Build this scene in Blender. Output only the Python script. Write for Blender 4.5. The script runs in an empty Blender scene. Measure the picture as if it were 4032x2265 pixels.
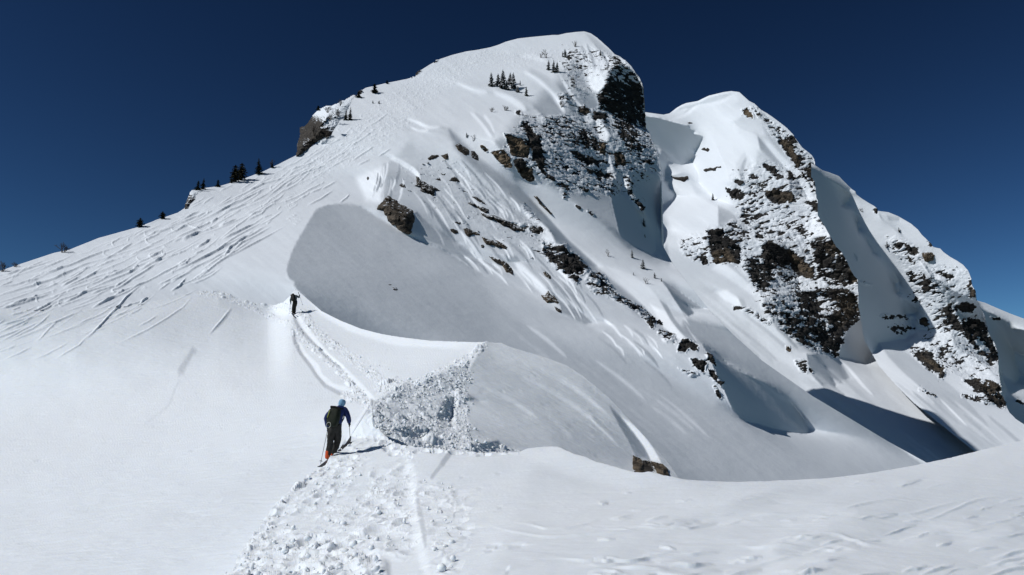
import bpy, bmesh, math, random, os
import numpy as np
from mathutils import Vector, Matrix

RES = 1.0
random.seed(7)
RNG = np.random.default_rng(11)
scene = bpy.context.scene
COL = scene.collection

# ------------------------------------------------------------------ camera
F, CX, CY = 3136.0, 2016.0, 1132.5          # focal length and centre, in pixels of a 4032 px wide frame
PITCH = math.radians(10.0)
CAM = np.array([0.0, 0.0, 1.7])
FWD = np.array([0.0, math.cos(PITCH), math.sin(PITCH)])
UPV = np.array([0.0, -math.sin(PITCH), math.cos(PITCH)])
RGT = np.array([1.0, 0.0, 0.0])
cam_data = bpy.data.cameras.new("camera")
cam_data.sensor_width = 36.0
cam_data.lens = 28.0
cam_data.clip_start = 0.1
cam_data.clip_end = 20000.0
cam = bpy.data.objects.new("camera", cam_data)
cam.location = CAM
cam.rotation_euler = (math.radians(90) + PITCH, 0, 0)
COL.objects.link(cam)
scene.camera = cam

def unproj(u, v, d):
    x = (np.asarray(u, float) - CX) / F
    y = -(np.asarray(v, float) - CY) / F
    d = np.asarray(d, float)
    r = FWD + x[..., None] * RGT + y[..., None] * UPV
    return CAM + d[..., None] * r

# ------------------------------------------------------------------ light
SUN_L = np.array([-0.695, -0.27, 0.665]); SUN_L /= np.linalg.norm(SUN_L)   # towards the sun
sun_data = bpy.data.lights.new("sun", "SUN")
sun_data.energy = 3.25
sun_data.angle = math.radians(0.53)
sun_data.color = (1.0, 0.985, 0.96)
sun = bpy.data.objects.new("sun", sun_data)
sun.rotation_euler = Vector(SUN_L).to_track_quat('Z', 'Y').to_euler()
sun.location = (-60, 0, 80)
COL.objects.link(sun)
world = bpy.data.worlds.new("World")
scene.world = world
world.use_nodes = True
wn, wl = world.node_tree.nodes, world.node_tree.links
wn.clear()
sky = wn.new("ShaderNodeTexSky")
sky.sky_type = 'NISHITA'
sky.sun_disc = False
sky.sun_elevation = math.asin(SUN_L[2])
sky.sun_rotation = math.atan2(SUN_L[0], SUN_L[1])
sky.altitude = 3000
sky.air_density = 1.0
sky.dust_density = 0.3
sky.ozone_density = 3.0
# thin, dry high-altitude air: a deeper, more saturated blue than the sea-level sky
v1 = wn.new("ShaderNodeVectorMath"); v1.operation = 'SCALE'; v1.inputs['Scale'].default_value = 0.1
g1 = wn.new("ShaderNodeGamma"); g1.inputs[1].default_value = 2.0
v2 = wn.new("ShaderNodeVectorMath"); v2.operation = 'MULTIPLY'; v2.inputs[1].default_value = (10.2, 10.4, 8.0)
bg = wn.new("ShaderNodeBackground"); bg.inputs[1].default_value = 0.1
wo = wn.new("ShaderNodeOutputWorld")
wl.new(sky.outputs[0], v1.inputs[0]); wl.new(v1.outputs[0], g1.inputs[0]); wl.new(g1.outputs[0], v2.inputs[0])
wl.new(v2.outputs[0], bg.inputs[0]); wl.new(bg.outputs[0], wo.inputs[0])
scene.view_settings.view_transform = 'Standard'
scene.view_settings.look = 'None'
scene.view_settings.exposure = 0
scene.view_settings.gamma = 1
scene.render.engine = 'CYCLES'
scene.cycles.max_bounces = 6
scene.cycles.diffuse_bounces = 1
scene.cycles.use_denoising = True

# ------------------------------------------------------------------ noise
_perm = np.random.default_rng(5).permutation(256).astype(np.int32)
_perm = np.concatenate([_perm, _perm, _perm])
_grad = np.random.default_rng(6).normal(size=(256, 3)).astype(np.float32)
_grad /= np.linalg.norm(_grad, axis=1, keepdims=True)
_rnd = np.random.default_rng(8).random((256, 4)).astype(np.float32)

def noise3(p):
    p = np.asarray(p, np.float32)
    i = np.floor(p).astype(np.int32)
    fr = p - i
    w = fr * fr * fr * (fr * (fr * 6 - 15) + 10)
    out = np.zeros(p.shape[:-1], np.float32)
    ix, iy, iz = i[..., 0] & 255, i[..., 1] & 255, i[..., 2] & 255
    for a in (0, 1):
        wx = w[..., 0] if a else 1 - w[..., 0]
        ha = _perm[ix + a]
        for b in (0, 1):
            wy = wx * (w[..., 1] if b else 1 - w[..., 1])
            hb = _perm[(ha + iy + b)]
            for c in (0, 1):
                h = _perm[(hb + iz + c)]
                g = _grad[h]
                dot = g[..., 0] * (fr[..., 0] - a) + g[..., 1] * (fr[..., 1] - b) + g[..., 2] * (fr[..., 2] - c)
                out += dot * wy * (w[..., 2] if c else 1 - w[..., 2])
    return out * 1.5

def fbm(p, octaves=4, lac=2.03, gain=0.5):
    s, a, t = 0, 1.0, 0.0
    p = np.asarray(p, np.float32)
    for k in range(octaves):
        s = s + a * noise3(p + 17.3 * k)
        t += a
        p = p * lac
        a *= gain
    return s / t

def worley(p):
    """distance to the nearest cell point, to the second, and the nearest one's random numbers"""
    p = np.asarray(p, np.float32)
    i = np.floor(p).astype(np.int32)
    d1 = np.full(p.shape[:-1], 9.0, np.float32); d2 = d1.copy()
    rid = np.zeros(p.shape[:-1], np.int32)
    for a in (-1, 0, 1):
        for b in (-1, 0, 1):
            for c in (-1, 0, 1):
                j = i + np.array([a, b, c], np.int32)
                h = _perm[_perm[_perm[j[..., 0] & 255] + (j[..., 1] & 255)] + (j[..., 2] & 255)]
                q = j + _rnd[h, :3]
                d = ((p - q) ** 2).sum(-1)
                near = d < d1
                d2 = np.where(near, d1, np.minimum(d2, d))
                rid = np.where(near, h, rid)
                d1 = np.where(near, d, d1)
    return np.sqrt(d1), np.sqrt(d2), rid

def sstep(a, b, x):
    t = np.clip((x - a) / (b - a), 0, 1)
    return t * t * (3 - 2 * t)

def blur(a, n):
    for _ in range(2):
        for ax in (0, 1):
            k = np.ones(2 * n + 1) / (2 * n + 1)
            pad = [(0, 0), (0, 0)]; pad[ax] = (n, n)
            c = np.cumsum(np.pad(a, pad, mode='edge'), axis=ax)
            z = np.zeros_like(np.take(c, [0], axis=ax))
            c = np.concatenate([z, c], axis=ax)
            m = a.shape[ax]
            a = (np.take(c, range(2 * n + 1, m + 2 * n + 1), axis=ax) - np.take(c, range(0, m), axis=ax)) / (2 * n + 1)
    return a

# ------------------------------------------------------------------ raster canvas over a frame region
class Canvas:
    def __init__(s, u0, v0, u1, v1, step, fill=0.0):
        s.u0, s.v0, s.step = u0, v0, step
        s.W = int((u1 - u0) / step) + 1
        s.H = int((v1 - v0) / step) + 1
        s.a = np.full((s.H, s.W), float(fill))
    def grid(s):
        return np.meshgrid(s.u0 + np.arange(s.W) * s.step, s.v0 + np.arange(s.H) * s.step)
    def _box(s, pts, m):
        x0 = max(0, int((pts[:, 0].min() - m - s.u0) / s.step)); x1 = min(s.W, int((pts[:, 0].max() + m - s.u0) / s.step) + 2)
        y0 = max(0, int((pts[:, 1].min() - m - s.v0) / s.step)); y1 = min(s.H, int((pts[:, 1].max() + m - s.v0) / s.step) + 2)
        if x1 <= x0 or y1 <= y0: return None
        X, Y = np.meshgrid(s.u0 + np.arange(x0, x1) * s.step, s.v0 + np.arange(y0, y1) * s.step)
        return (slice(y0, y1), slice(x0, x1)), X, Y
    def poly(s, pts, val, feather=4.0, mode='mix', rag=0.0):
        pts = np.asarray(pts, float)
        bx = s._box(pts, feather + rag + 2)
        if bx is None: return
        sl, X, Y = bx
        if rag:
            q = np.stack([X / (rag * 5), Y / (rag * 5), np.full_like(X, pts[0, 0] * .01)], -1)
            X = X + rag * 1.6 * fbm(q, 3); Y = Y + rag * 1.6 * fbm(q + 31.7, 3)
        d, ins = polydist(X, Y, pts)
        sd = np.where(ins, d, -d)
        w = sstep(-feather, feather, sd)
        s._put(sl, val, w, mode)
    def line(s, pts, val, width, feather=3.0, mode='mix', taper=False):
        pts = np.asarray(pts, float)
        if taper: pts = smooth_line(pts)
        bx = s._box(pts, width + feather + 2)
        if bx is None: return
        sl, X, Y = bx
        d, t = linedist(X, Y, pts)
        k = np.clip(4 * t * (1 - t), 0, 1) ** .5 if taper else 1.0
        w = (1 - sstep(width / 2 * k, (width / 2 + feather) * (k * .8 + .2), d)) * (np.clip(k * 1.6, 0, 1) if taper else 1.0)
        s._put(sl, val, w, mode)
    def _put(s, sl, val, w, mode):
        if mode == 'mix': s.a[sl] = s.a[sl] * (1 - w) + val * w
        elif mode == 'add': s.a[sl] += val * w
        elif mode == 'max': s.a[sl] = np.maximum(s.a[sl], val * w)
    def sample(s, u, v):
        x = np.clip((u - s.u0) / s.step, 0, s.W - 1.001); y = np.clip((v - s.v0) / s.step, 0, s.H - 1.001)
        i, j = x.astype(int), y.astype(int)
        fx, fy = x - i, y - j
        a = s.a
        return (a[j, i] * (1 - fx) + a[j, i + 1] * fx) * (1 - fy) + (a[j + 1, i] * (1 - fx) + a[j + 1, i + 1] * fx) * fy
    def cubic(s, u, v):
        x = np.clip((u - s.u0) / s.step, 1, s.W - 2.001); y = np.clip((v - s.v0) / s.step, 1, s.H - 2.001)
        i, j = x.astype(int), y.astype(int)
        fx, fy = x - i, y - j
        def wts(t):      # cubic B-spline: smooth, slightly blurring
            return ((1 - t) ** 3 / 6, (3 * t ** 3 - 6 * t ** 2 + 4) / 6, (-3 * t ** 3 + 3 * t ** 2 + 3 * t + 1) / 6, t ** 3 / 6)
        wx, wy = wts(fx), wts(fy)
        out = 0
        for b in range(4):
            row = 0
            jj = np.clip(j + b - 1, 0, s.H - 1)
            for a in range(4):
                row = row + wx[a] * s.a[jj, np.clip(i + a - 1, 0, s.W - 1)]
            out = out + wy[b] * row
        return out

def polydist(X, Y, pts):
    d2 = np.full(X.shape, 1e18); ins = np.zeros(X.shape, bool)
    n = len(pts)
    for k in range(n):
        x0, y0 = pts[k]; x1, y1 = pts[(k + 1) % n]
        dx, dy = x1 - x0, y1 - y0
        t = np.clip(((X - x0) * dx + (Y - y0) * dy) / (dx * dx + dy * dy + 1e-9), 0, 1)
        d2 = np.minimum(d2, (X - x0 - t * dx) ** 2 + (Y - y0 - t * dy) ** 2)
        if y0 != y1:
            ins ^= ((y0 > Y) != (y1 > Y)) & (X < dx * (Y - y0) / dy + x0)
    return np.sqrt(d2), ins

def linedist(X, Y, pts):
    """distance to a polyline and how far along it (0-1)"""
    d2 = np.full(X.shape, 1e18); tt = np.zeros(X.shape)
    seg = np.hypot(*(pts[1:] - pts[:-1]).T); cum = np.concatenate([[0], np.cumsum(seg)]); tot = cum[-1] + 1e-9
    for k in range(len(pts) - 1):
        x0, y0 = pts[k]; x1, y1 = pts[k + 1]
        dx, dy = x1 - x0, y1 - y0
        t = np.clip(((X - x0) * dx + (Y - y0) * dy) / (dx * dx + dy * dy + 1e-9), 0, 1)
        d = (X - x0 - t * dx) ** 2 + (Y - y0 - t * dy) ** 2
        m = d < d2
        d2 = np.where(m, d, d2); tt = np.where(m, (cum[k] + t * seg[k]) / tot, tt)
    return np.sqrt(d2), tt

def smooth_line(pts, n=5):
    """Catmull-Rom through the points"""
    p = np.asarray(pts, float)
    if len(p) < 3: return p
    q = np.concatenate([[2 * p[0] - p[1]], p, [2 * p[-1] - p[-2]]])
    out = []
    for k in range(1, len(q) - 2):
        for t in np.linspace(0, 1, n, endpoint=False):
            a, b, c, d = q[k - 1], q[k], q[k + 1], q[k + 2]
            out.append(.5 * (2 * b + (c - a) * t + (2 * a - 5 * b + 4 * c - d) * t * t + (3 * b - a - 3 * c + d) * t ** 3))
    out.append(p[-1])
    return np.array(out)

# ------------------------------------------------------------------ relief solver
LC = np.array([SUN_L @ RGT, SUN_L @ UPV, SUN_L @ FWD])

def tps(ctrl, U, V):
    c = np.asarray(ctrl, float)
    x = c[:, :2] / 1000.0
    y = 1.0 / c[:, 2]
    n = len(c)
    def K(r2): return 0.5 * r2 * np.log(r2 + 1e-12)
    A = np.zeros((n + 3, n + 3))
    r2 = ((x[:, None] - x[None]) ** 2).sum(-1)
    A[:n, :n] = K(r2) + np.eye(n) * 1e-3
    A[:n, n] = 1; A[:n, n + 1:] = x
    A[n:, :n] = A[:n, n:].T
    w = np.linalg.solve(A, np.concatenate([y, np.zeros(3)]))
    u, v = U / 1000.0, V / 1000.0
    out = w[n] + w[n + 1] * u + w[n + 2] * v
    for k in range(n):
        out += w[k] * K((u - x[k, 0]) ** 2 + (v - x[k, 1]) ** 2)
    return np.clip(out, y.min() * 0.6, y.max() * 1.5)

def g2t(g):
    """wanted picture grey (0-255) to the cosine of sun incidence"""
    c = np.clip(g, 0, 255) / 255.0
    lin = np.where(c <= 0.04045, c / 12.92, ((c + 0.055) / 1.055) ** 2.4)
    return (lin - 0.06) / 0.88

def solve_relief(ctrl, tone, lam_px=3000.0, iters=20, mask=None, E0=None):
    """tone: Canvas of wanted greys -> Canvas of ln(depth) whose slopes give those greys under the sun"""
    U, V = tone.grid()
    if E0 is None: E0 = -np.log(tps(ctrl, U, V))
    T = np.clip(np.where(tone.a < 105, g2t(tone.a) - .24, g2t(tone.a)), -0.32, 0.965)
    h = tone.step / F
    x = (U - CX) / F; y = -(V - CY) / F
    H, W = T.shape
    kx = 2 - 2 * np.cos(np.pi * np.arange(W) / W)
    ky = 2 - 2 * np.cos(np.pi * np.arange(H) / H)
    lam = (tone.step / lam_px) ** 2
    den = ky[:, None] + kx[None] + lam
    # cosine transform through a mirrored FFT
    def dct(a):
        m = np.concatenate([a, a[:, ::-1]], 1); m = np.concatenate([m, m[::-1]], 0)
        return np.fft.rfft2(m)
    kx2 = np.arange(W + 1); ky2 = np.arange(2 * H)
    den2 = (2 - 2 * np.cos(np.pi * ky2 / H))[:, None] + (2 - 2 * np.cos(np.pi * kx2 / W))[None] + lam
    def solve(rhs):
        return np.fft.irfft2(dct(rhs) / den2, s=(2 * H, 2 * W))[:H, :W]
    E = E0.copy()
    for it in range(iters):
        gy, gx = np.gradient(E, h)
        gy = -gy                                  # y is up, rows go down
        Nr, Nu, Nf = gx, gy, -(1 + x * gx + y * gy)
        nn = np.sqrt(Nr ** 2 + Nu ** 2 + Nf ** 2)
        dot = Nr * LC[0] + Nu * LC[1] + Nf * LC[2]
        f = dot / nn
        dfx = (LC[0] - x * LC[2]) / nn - f * (Nr - x * Nf) / nn ** 2
        dfy = (LC[1] - y * LC[2]) / nn - f * (Nu - y * Nf) / nn ** 2
        g2 = dfx ** 2 + dfy ** 2
        s = (T - f) / (g2 + 0.03 / nn ** 2)
        if mask is not None: s = s * mask
        px, py = s * dfx, s * dfy
        m = np.sqrt(px ** 2 + py ** 2)
        k = np.minimum(1, 0.55 * nn / (m + 1e-9))
        px, py = px * k, py * k
        # keep slopes sane
        px = np.clip(gx + px, -14, 14) - gx; py = np.clip(gy + py, -8, 60) - gy
        fx = 0.5 * (px[:, 1:] + px[:, :-1]) * h
        fy = -0.5 * (py[1:] + py[:-1]) * h
        div = np.zeros_like(E)
        div[:, :-1] += fx; div[:, 1:] -= fx
        div[:-1] += fy; div[1:] -= fy
        E = E + solve(-div - lam * (E - E0))
    out = Canvas(tone.u0, tone.v0, tone.u0 + (tone.W - 1) * tone.step, tone.v0 + (tone.H - 1) * tone.step, tone.step)
    out.a = E
    return out

# ------------------------------------------------------------------ mesh helpers
def mesh_from_arrays(name, verts, faces, smooth=True, attrs=None):
    """faces: (n,4) or (n,3) integer array, or a list of such arrays"""
    me = bpy.data.meshes.new(name)
    fl = faces if isinstance(faces, list) else [faces]
    fl = [np.asarray(f, np.int32) for f in fl if len(f)]
    nv = len(verts)
    me.vertices.add(nv)
    me.vertices.foreach_set("co", np.ascontiguousarray(verts, np.float32).ravel())
    tot = sum(f.size for f in fl); npoly = sum(len(f) for f in fl)
    me.loops.add(tot); me.polygons.add(npoly)
    me.loops.foreach_set("vertex_index", np.concatenate([f.ravel() for f in fl]))
    cnt = np.concatenate([np.full(len(f), f.shape[1], np.int32) for f in fl])
    st = np.concatenate([[0], np.cumsum(cnt)[:-1]]).astype(np.int32)
    me.polygons.foreach_set("loop_start", st)
    me.polygons.foreach_set("use_smooth", np.full(npoly, smooth, bool))
    if attrs:
        for k, a in attrs.items():
            at = me.attributes.new(k, 'FLOAT', 'POINT')
            at.data.foreach_set("value", np.ascontiguousarray(a, np.float32).ravel())
    me.update(calc_edges=True)
    me.validate()
    return me

def link(name, me, mat=None, parent=None, **props):
    o = bpy.data.objects.new(name, me)
    COL.objects.link(o)
    if mat is not None and me is not None:
        me.materials.append(mat)
    if parent is not None: o.parent = parent
    for k, v in props.items():
        if v is not None: o[k] = v
    return o

def grid_normals(P):
    a = np.gradient(P, axis=1); b = np.gradient(P, axis=0)
    n = np.cross(b, a)
    n /= np.linalg.norm(n, axis=-1, keepdims=True) + 1e-12
    view = CAM - P
    s = np.sign((n * view).sum(-1, keepdims=True)); s[s == 0] = 1
    return n * s

def prof(pts):
    a = np.asarray(pts, float)
    return lambda u: np.interp(u, a[:, 0], a[:, 1])
# ================================================================== outlines (silhouettes of each sheet of terrain)
TOP_B = [(-400,1190),(-60,1085),(0,1067),(90,1037),(213,996),(272,984),(388,938),(543,895),(636,860),(700,838),(725,822),(745,795),(765,765),(775,752),
 (783,744),(867,733),(956,706),(1038,675),(1088,651),(1158,616),(1200,594),(1240,570),(1265,540),(1285,500),(1310,455),(1345,420),(1380,392),(1400,376),(1412,364),
 (1440,346),(1480,337),(1524,327),(1600,312),(1624,305),(1649,282),(1690,256),(1730,234),(1780,217),(1835,203),(1880,197),(1929,187),(1960,178),(1991,165),(2040,152),(2084,147),(2178,138),
 (2200,138),(2230,131),(2271,126),(2302,124),(2327,132),(2350,148),(2370,165),(2395,188),(2420,214),(2445,226),(2470,246),(2486,262),(2501,284),(2518,305),(2530,330),
 (2535,350),(2531,366),(2537,380),(2538,410),(2540,448),(2541,470),(2543,498),(2551,515),(2563,538),(2570,560),(2582,585),(2590,608),(2600,640),(2606,700),(2604,790),(2596,880),(2606,960),
 (2650,1040),(2720,1130),(2800,1230),(2900,1330),(3000,1420),(3200,1560),(3500,1740),(3700,1850),(3760,1890)]
TOP_C = [(2520,441),(2541,442),(2570,446),(2613,452),(2636,447),(2650,436),(2667,423),(2685,413),(2702,406),(2748,398),(2791,377),(2849,363),(2880,359),(2911,363),
 (2931,381),(2950,398),(2970,408),(2997,433),(3020,446),(3043,462),(3082,491),(3100,506),(3121,528),(3140,556),(3160,583),(3180,598),(3197,612),(3207,629),(3210,650),(3213,690),
 (3219,700),(3216,730),(3219,760),(3238,790),(3250,808),(3261,830),(3277,858),(3292,884),(3310,900),(3322,920),(3336,945),(3349,975),(3362,996),(3376,1010),(3378,1060),(3380,1122),
 (3386,1145),(3389,1170),(3394,1200),(3396,1222),(3402,1250),(3430,1300),(3460,1352),(3520,1420),(3600,1500),(3700,1580),(3850,1700),(4032,1800),(4350,1950)]
TOP_D = [(3190,640),(3211,652),(3240,672),(3265,679),(3304,694),(3327,718),(3354,745),(3368,754),(3372,766),(3395,783),(3420,799),(3440,810),(3453,820),(3457,831),(3498,836),(3537,852),
 (3587,881),(3614,904),(3630,925),(3653,947),(3664,958),(3672,972),(3690,977),(3702,979),(3715,993),(3740,1011),(3770,1028),(3792,1043),(3811,1065),(3818,1080),(3824,1096),(3830,1127),
 (3842,1145),(3845,1184),(3851,1192),(3859,1207),(3868,1225),(3876,1242),(3886,1278),(3898,1319),(3910,1340),(3919,1354),(3930,1395),(3931,1425),(3934,1470),(3938,1500),(3946,1545),(3958,1590),(3975,1625),(4000,1650),(4060,1690),(4350,1850)]
TOP_E = [(3820,1175),(3851,1185),(3880,1193),(3925,1213),(3980,1236),(4032,1255),(4350,1390)]
TOP_A2 = [(-400,1205),(0,1213),(150,1221),(300,1222),(450,1212),(600,1190),(700,1165),(780,1148),(860,1143),(960,1180),(1040,1200),(1085,1202),(1115,1192),(1140,1168),(1162,1140),(1175,1146),(1212,1179),
 (1266,1225),(1300,1243),(1343,1264),(1421,1295),(1499,1315),(1576,1328),(1693,1342),(1770,1345),(1860,1348),(1905,1348),(1917,1344),(1930,1350),(1975,1351),(2018,1370),(2070,1385),(2115,1398),(2170,1416),(2232,1439),(2300,1485),
 (2345,1522),(2392,1562),(2430,1600),(2470,1645),(2520,1700),(2570,1752),(2620,1808),(2650,1850),(2690,1910),(2760,2000)]
TOP_A1 = [(780,2360),(838,2310),(866,2286),(897,2254),(940,2190),(986,2126),(1030,2060),(1072,1998),(1115,1957),(1157,1920),(1210,1878),(1262,1836),(1297,1808),(1320,1784),(1343,1762),(1362,1748),
 (1390,1706),(1416,1668),(1440,1630),(1460,1592),(1466,1605),(1470,1650),(1486,1680),(1500,1700),(1530,1728),(1560,1748),(1600,1757),(1640,1762),(1700,1767),(1777,1772),(1830,1780),(1882,1787),(1960,1785),(2038,1779),
 (2076,1768),(2120,1761),(2173,1758),(2197,1760),(2230,1774),(2263,1789),(2300,1798),(2350,1820),(2399,1831),(2450,1848),(2496,1859),(2530,1862),(2554,1857),(2600,1868),(2650,1879),(2700,1889),(2800,1896),(2907,1899),
 (3100,1892),(3262,1884),(3400,1868),(3500,1852),(3620,1830),(3736,1805),(3880,1770),(4032,1734),(4350,1660)]

_r = random.Random(4)
def _crumble(pts, u0, u1, amp, step):
    a = np.asarray(pts, float); us = np.unique(np.concatenate([a[:, 0], np.arange(u0, u1, step)])); vs = np.interp(us, a[:, 0], a[:, 1])
    return [(float(u), float(v + (_r.uniform(-amp, amp) if u0 < u < u1 else 0))) for u, v in zip(us, vs)]
TOP_A1 = _crumble(_crumble(TOP_A1, 842, 1300, 6, 13), 1466, 2040, 4, 9)
# ================================================================== depth of control points (frame u, v, metres)
CTRL = {}
CTRL['B'] = [(-300,1160,154.0),(0,1066,162.8),(0,1213,117.0),(-300,1300,112.4),(300,975,166.4),(600,870,171.0),(600,1190,85.2),(1000,690,186.8),(1158,616,191.9),(1100,900,107.1),(1120,1200,65.3),(1165,1120,67.8),(1000,1190,69.3),(1130,1060,73.3),(1160,990,84.1),(1250,830,112.6),(1330,805,117.6),(1450,760,121.0),(1520,640,132.4),(1560,560,147.8),(1700,480,157.9),(1400,368,248.8),(1730,234,223.8),(2302,124,161.6),(1800,350,175.6),(2000,300,165.8),(2300,300,148.6),(2537,374,140.4),(2593,616,130.3),(1350,1000,90.8),(1500,1200,70.6),(1770,1360,64.2),(1600,950,105.0),(1800,1150,88.3),(2000,1300,77.7),(1700,700,123.4),(1900,900,109.9),(2100,800,118.8),(2000,600,125.6),(2300,600,129.8),(2300,900,111.7),(2100,1100,96.7),(2400,1250,87.5),(2600,1100,98.7),(2600,800,126.1),(2300,1500,69.9),(2700,1400,79.0),(2800,1800,62.9),(2400,1800,58.7),(3000,1600,75.2),(3300,1750,72.6),(3600,1830,70.8)]
CTRL['C'] = [(2541,441,175.2),(2613,452,174.0),(2880,359,161.6),(3043,462,150.2),(3207,627,139.1),(3218,760,133.0),(3320,920,123.8),(3390,1200,121.5),(3300,1400,112.4),(2700,700,157.2),(2900,700,142.6),(2700,900,141.1),(2900,1000,128.9),(3100,1000,129.3),(3200,1200,121.5),(3000,1300,112.9),(2800,1150,123.8),(2700,1100,127.4),(2900,1400,109.7),(3200,1560,99.9),(3500,1740,89.7),(2600,1000,133.9),(3700,1850,84.5),(2600,700,160.6),(4100,1900,81.4),(3400,1500,105.9)]
CTRL['D'] = [(3211,652,147.9),(3370,756,142.3),(3455,825,136.7),(3614,904,129.9),(3700,978,125.7),(3830,1125,119.9),(3846,1184,119.8),(3930,1420,114.2),(3965,1600,97.8),(3400,1000,130.3),(3500,1200,124.0),(3700,1250,121.7),(3460,1352,117.9),(3600,1500,102.7),(3850,1700,89.2),(4032,1800,83.7),(3300,1200,119.1),(4300,1850,80.2),(3300,1420,108.3)]
CTRL['E'] = [(3851,1185,159.6),(4032,1255,155.7),(4032,1700,133.7),(3850,1400,148.3),(4032,1500,149.0),(4300,1400,149.9),(4300,1800,130.8)]
CTRL['A2'] = [(1160,1235,70),(1175,1150,75),(1266,1225,67),(1500,1400,45),(1450,1560,30),(1750,1500,35),(1421,1295,59),(1693,1342,46),(1917,1348,42),(2233,1439,42),(2392,1562,40),(2640,1850,36),(2000,1700,31),(1600,1650,26),(1550,1760,23),(1900,1790,25),
 (0,1230,113),(0,1700,48),(0,2265,20),(600,1200,86),(600,1300,62),(600,1800,35),(900,2265,15.5),(600,2265,17.5),(1250,1825,22.0),(1000,2080,18.6),(1405,1660,24.6),(1100,1500,44),(-300,1700,53),(-300,2265,25),(-300,1230,135),(1150,1350,54),(1380,1520,34),(2600,1950,33),(2000,1950,23)]
CTRL['A1'] = [(840,2310,8.4),(1288,2320,7.4),(2016,2320,7.4),(3000,2320,7.4),(4032,2320,7.6),(4032,1735,16),(3700,1800,17),(3300,1870,18),(2820,1893,19),(2640,1872,18.5),(2450,1815,18.5),(2190,1765,18),(2040,1780,17.7),(1720,1768,17.7),
 (1560,1745,18.6),(1460,1600,21.5),(1350,1755,20.6),(1285,1815,19.6),(1100,1960,15.6),(920,2230,9.6),(1500,2000,12.2),(2016,2000,12),(3000,2050,11),(4032,2000,11),(1300,2050,12.2),(4350,2320,8),(4350,1700,15)]

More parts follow.
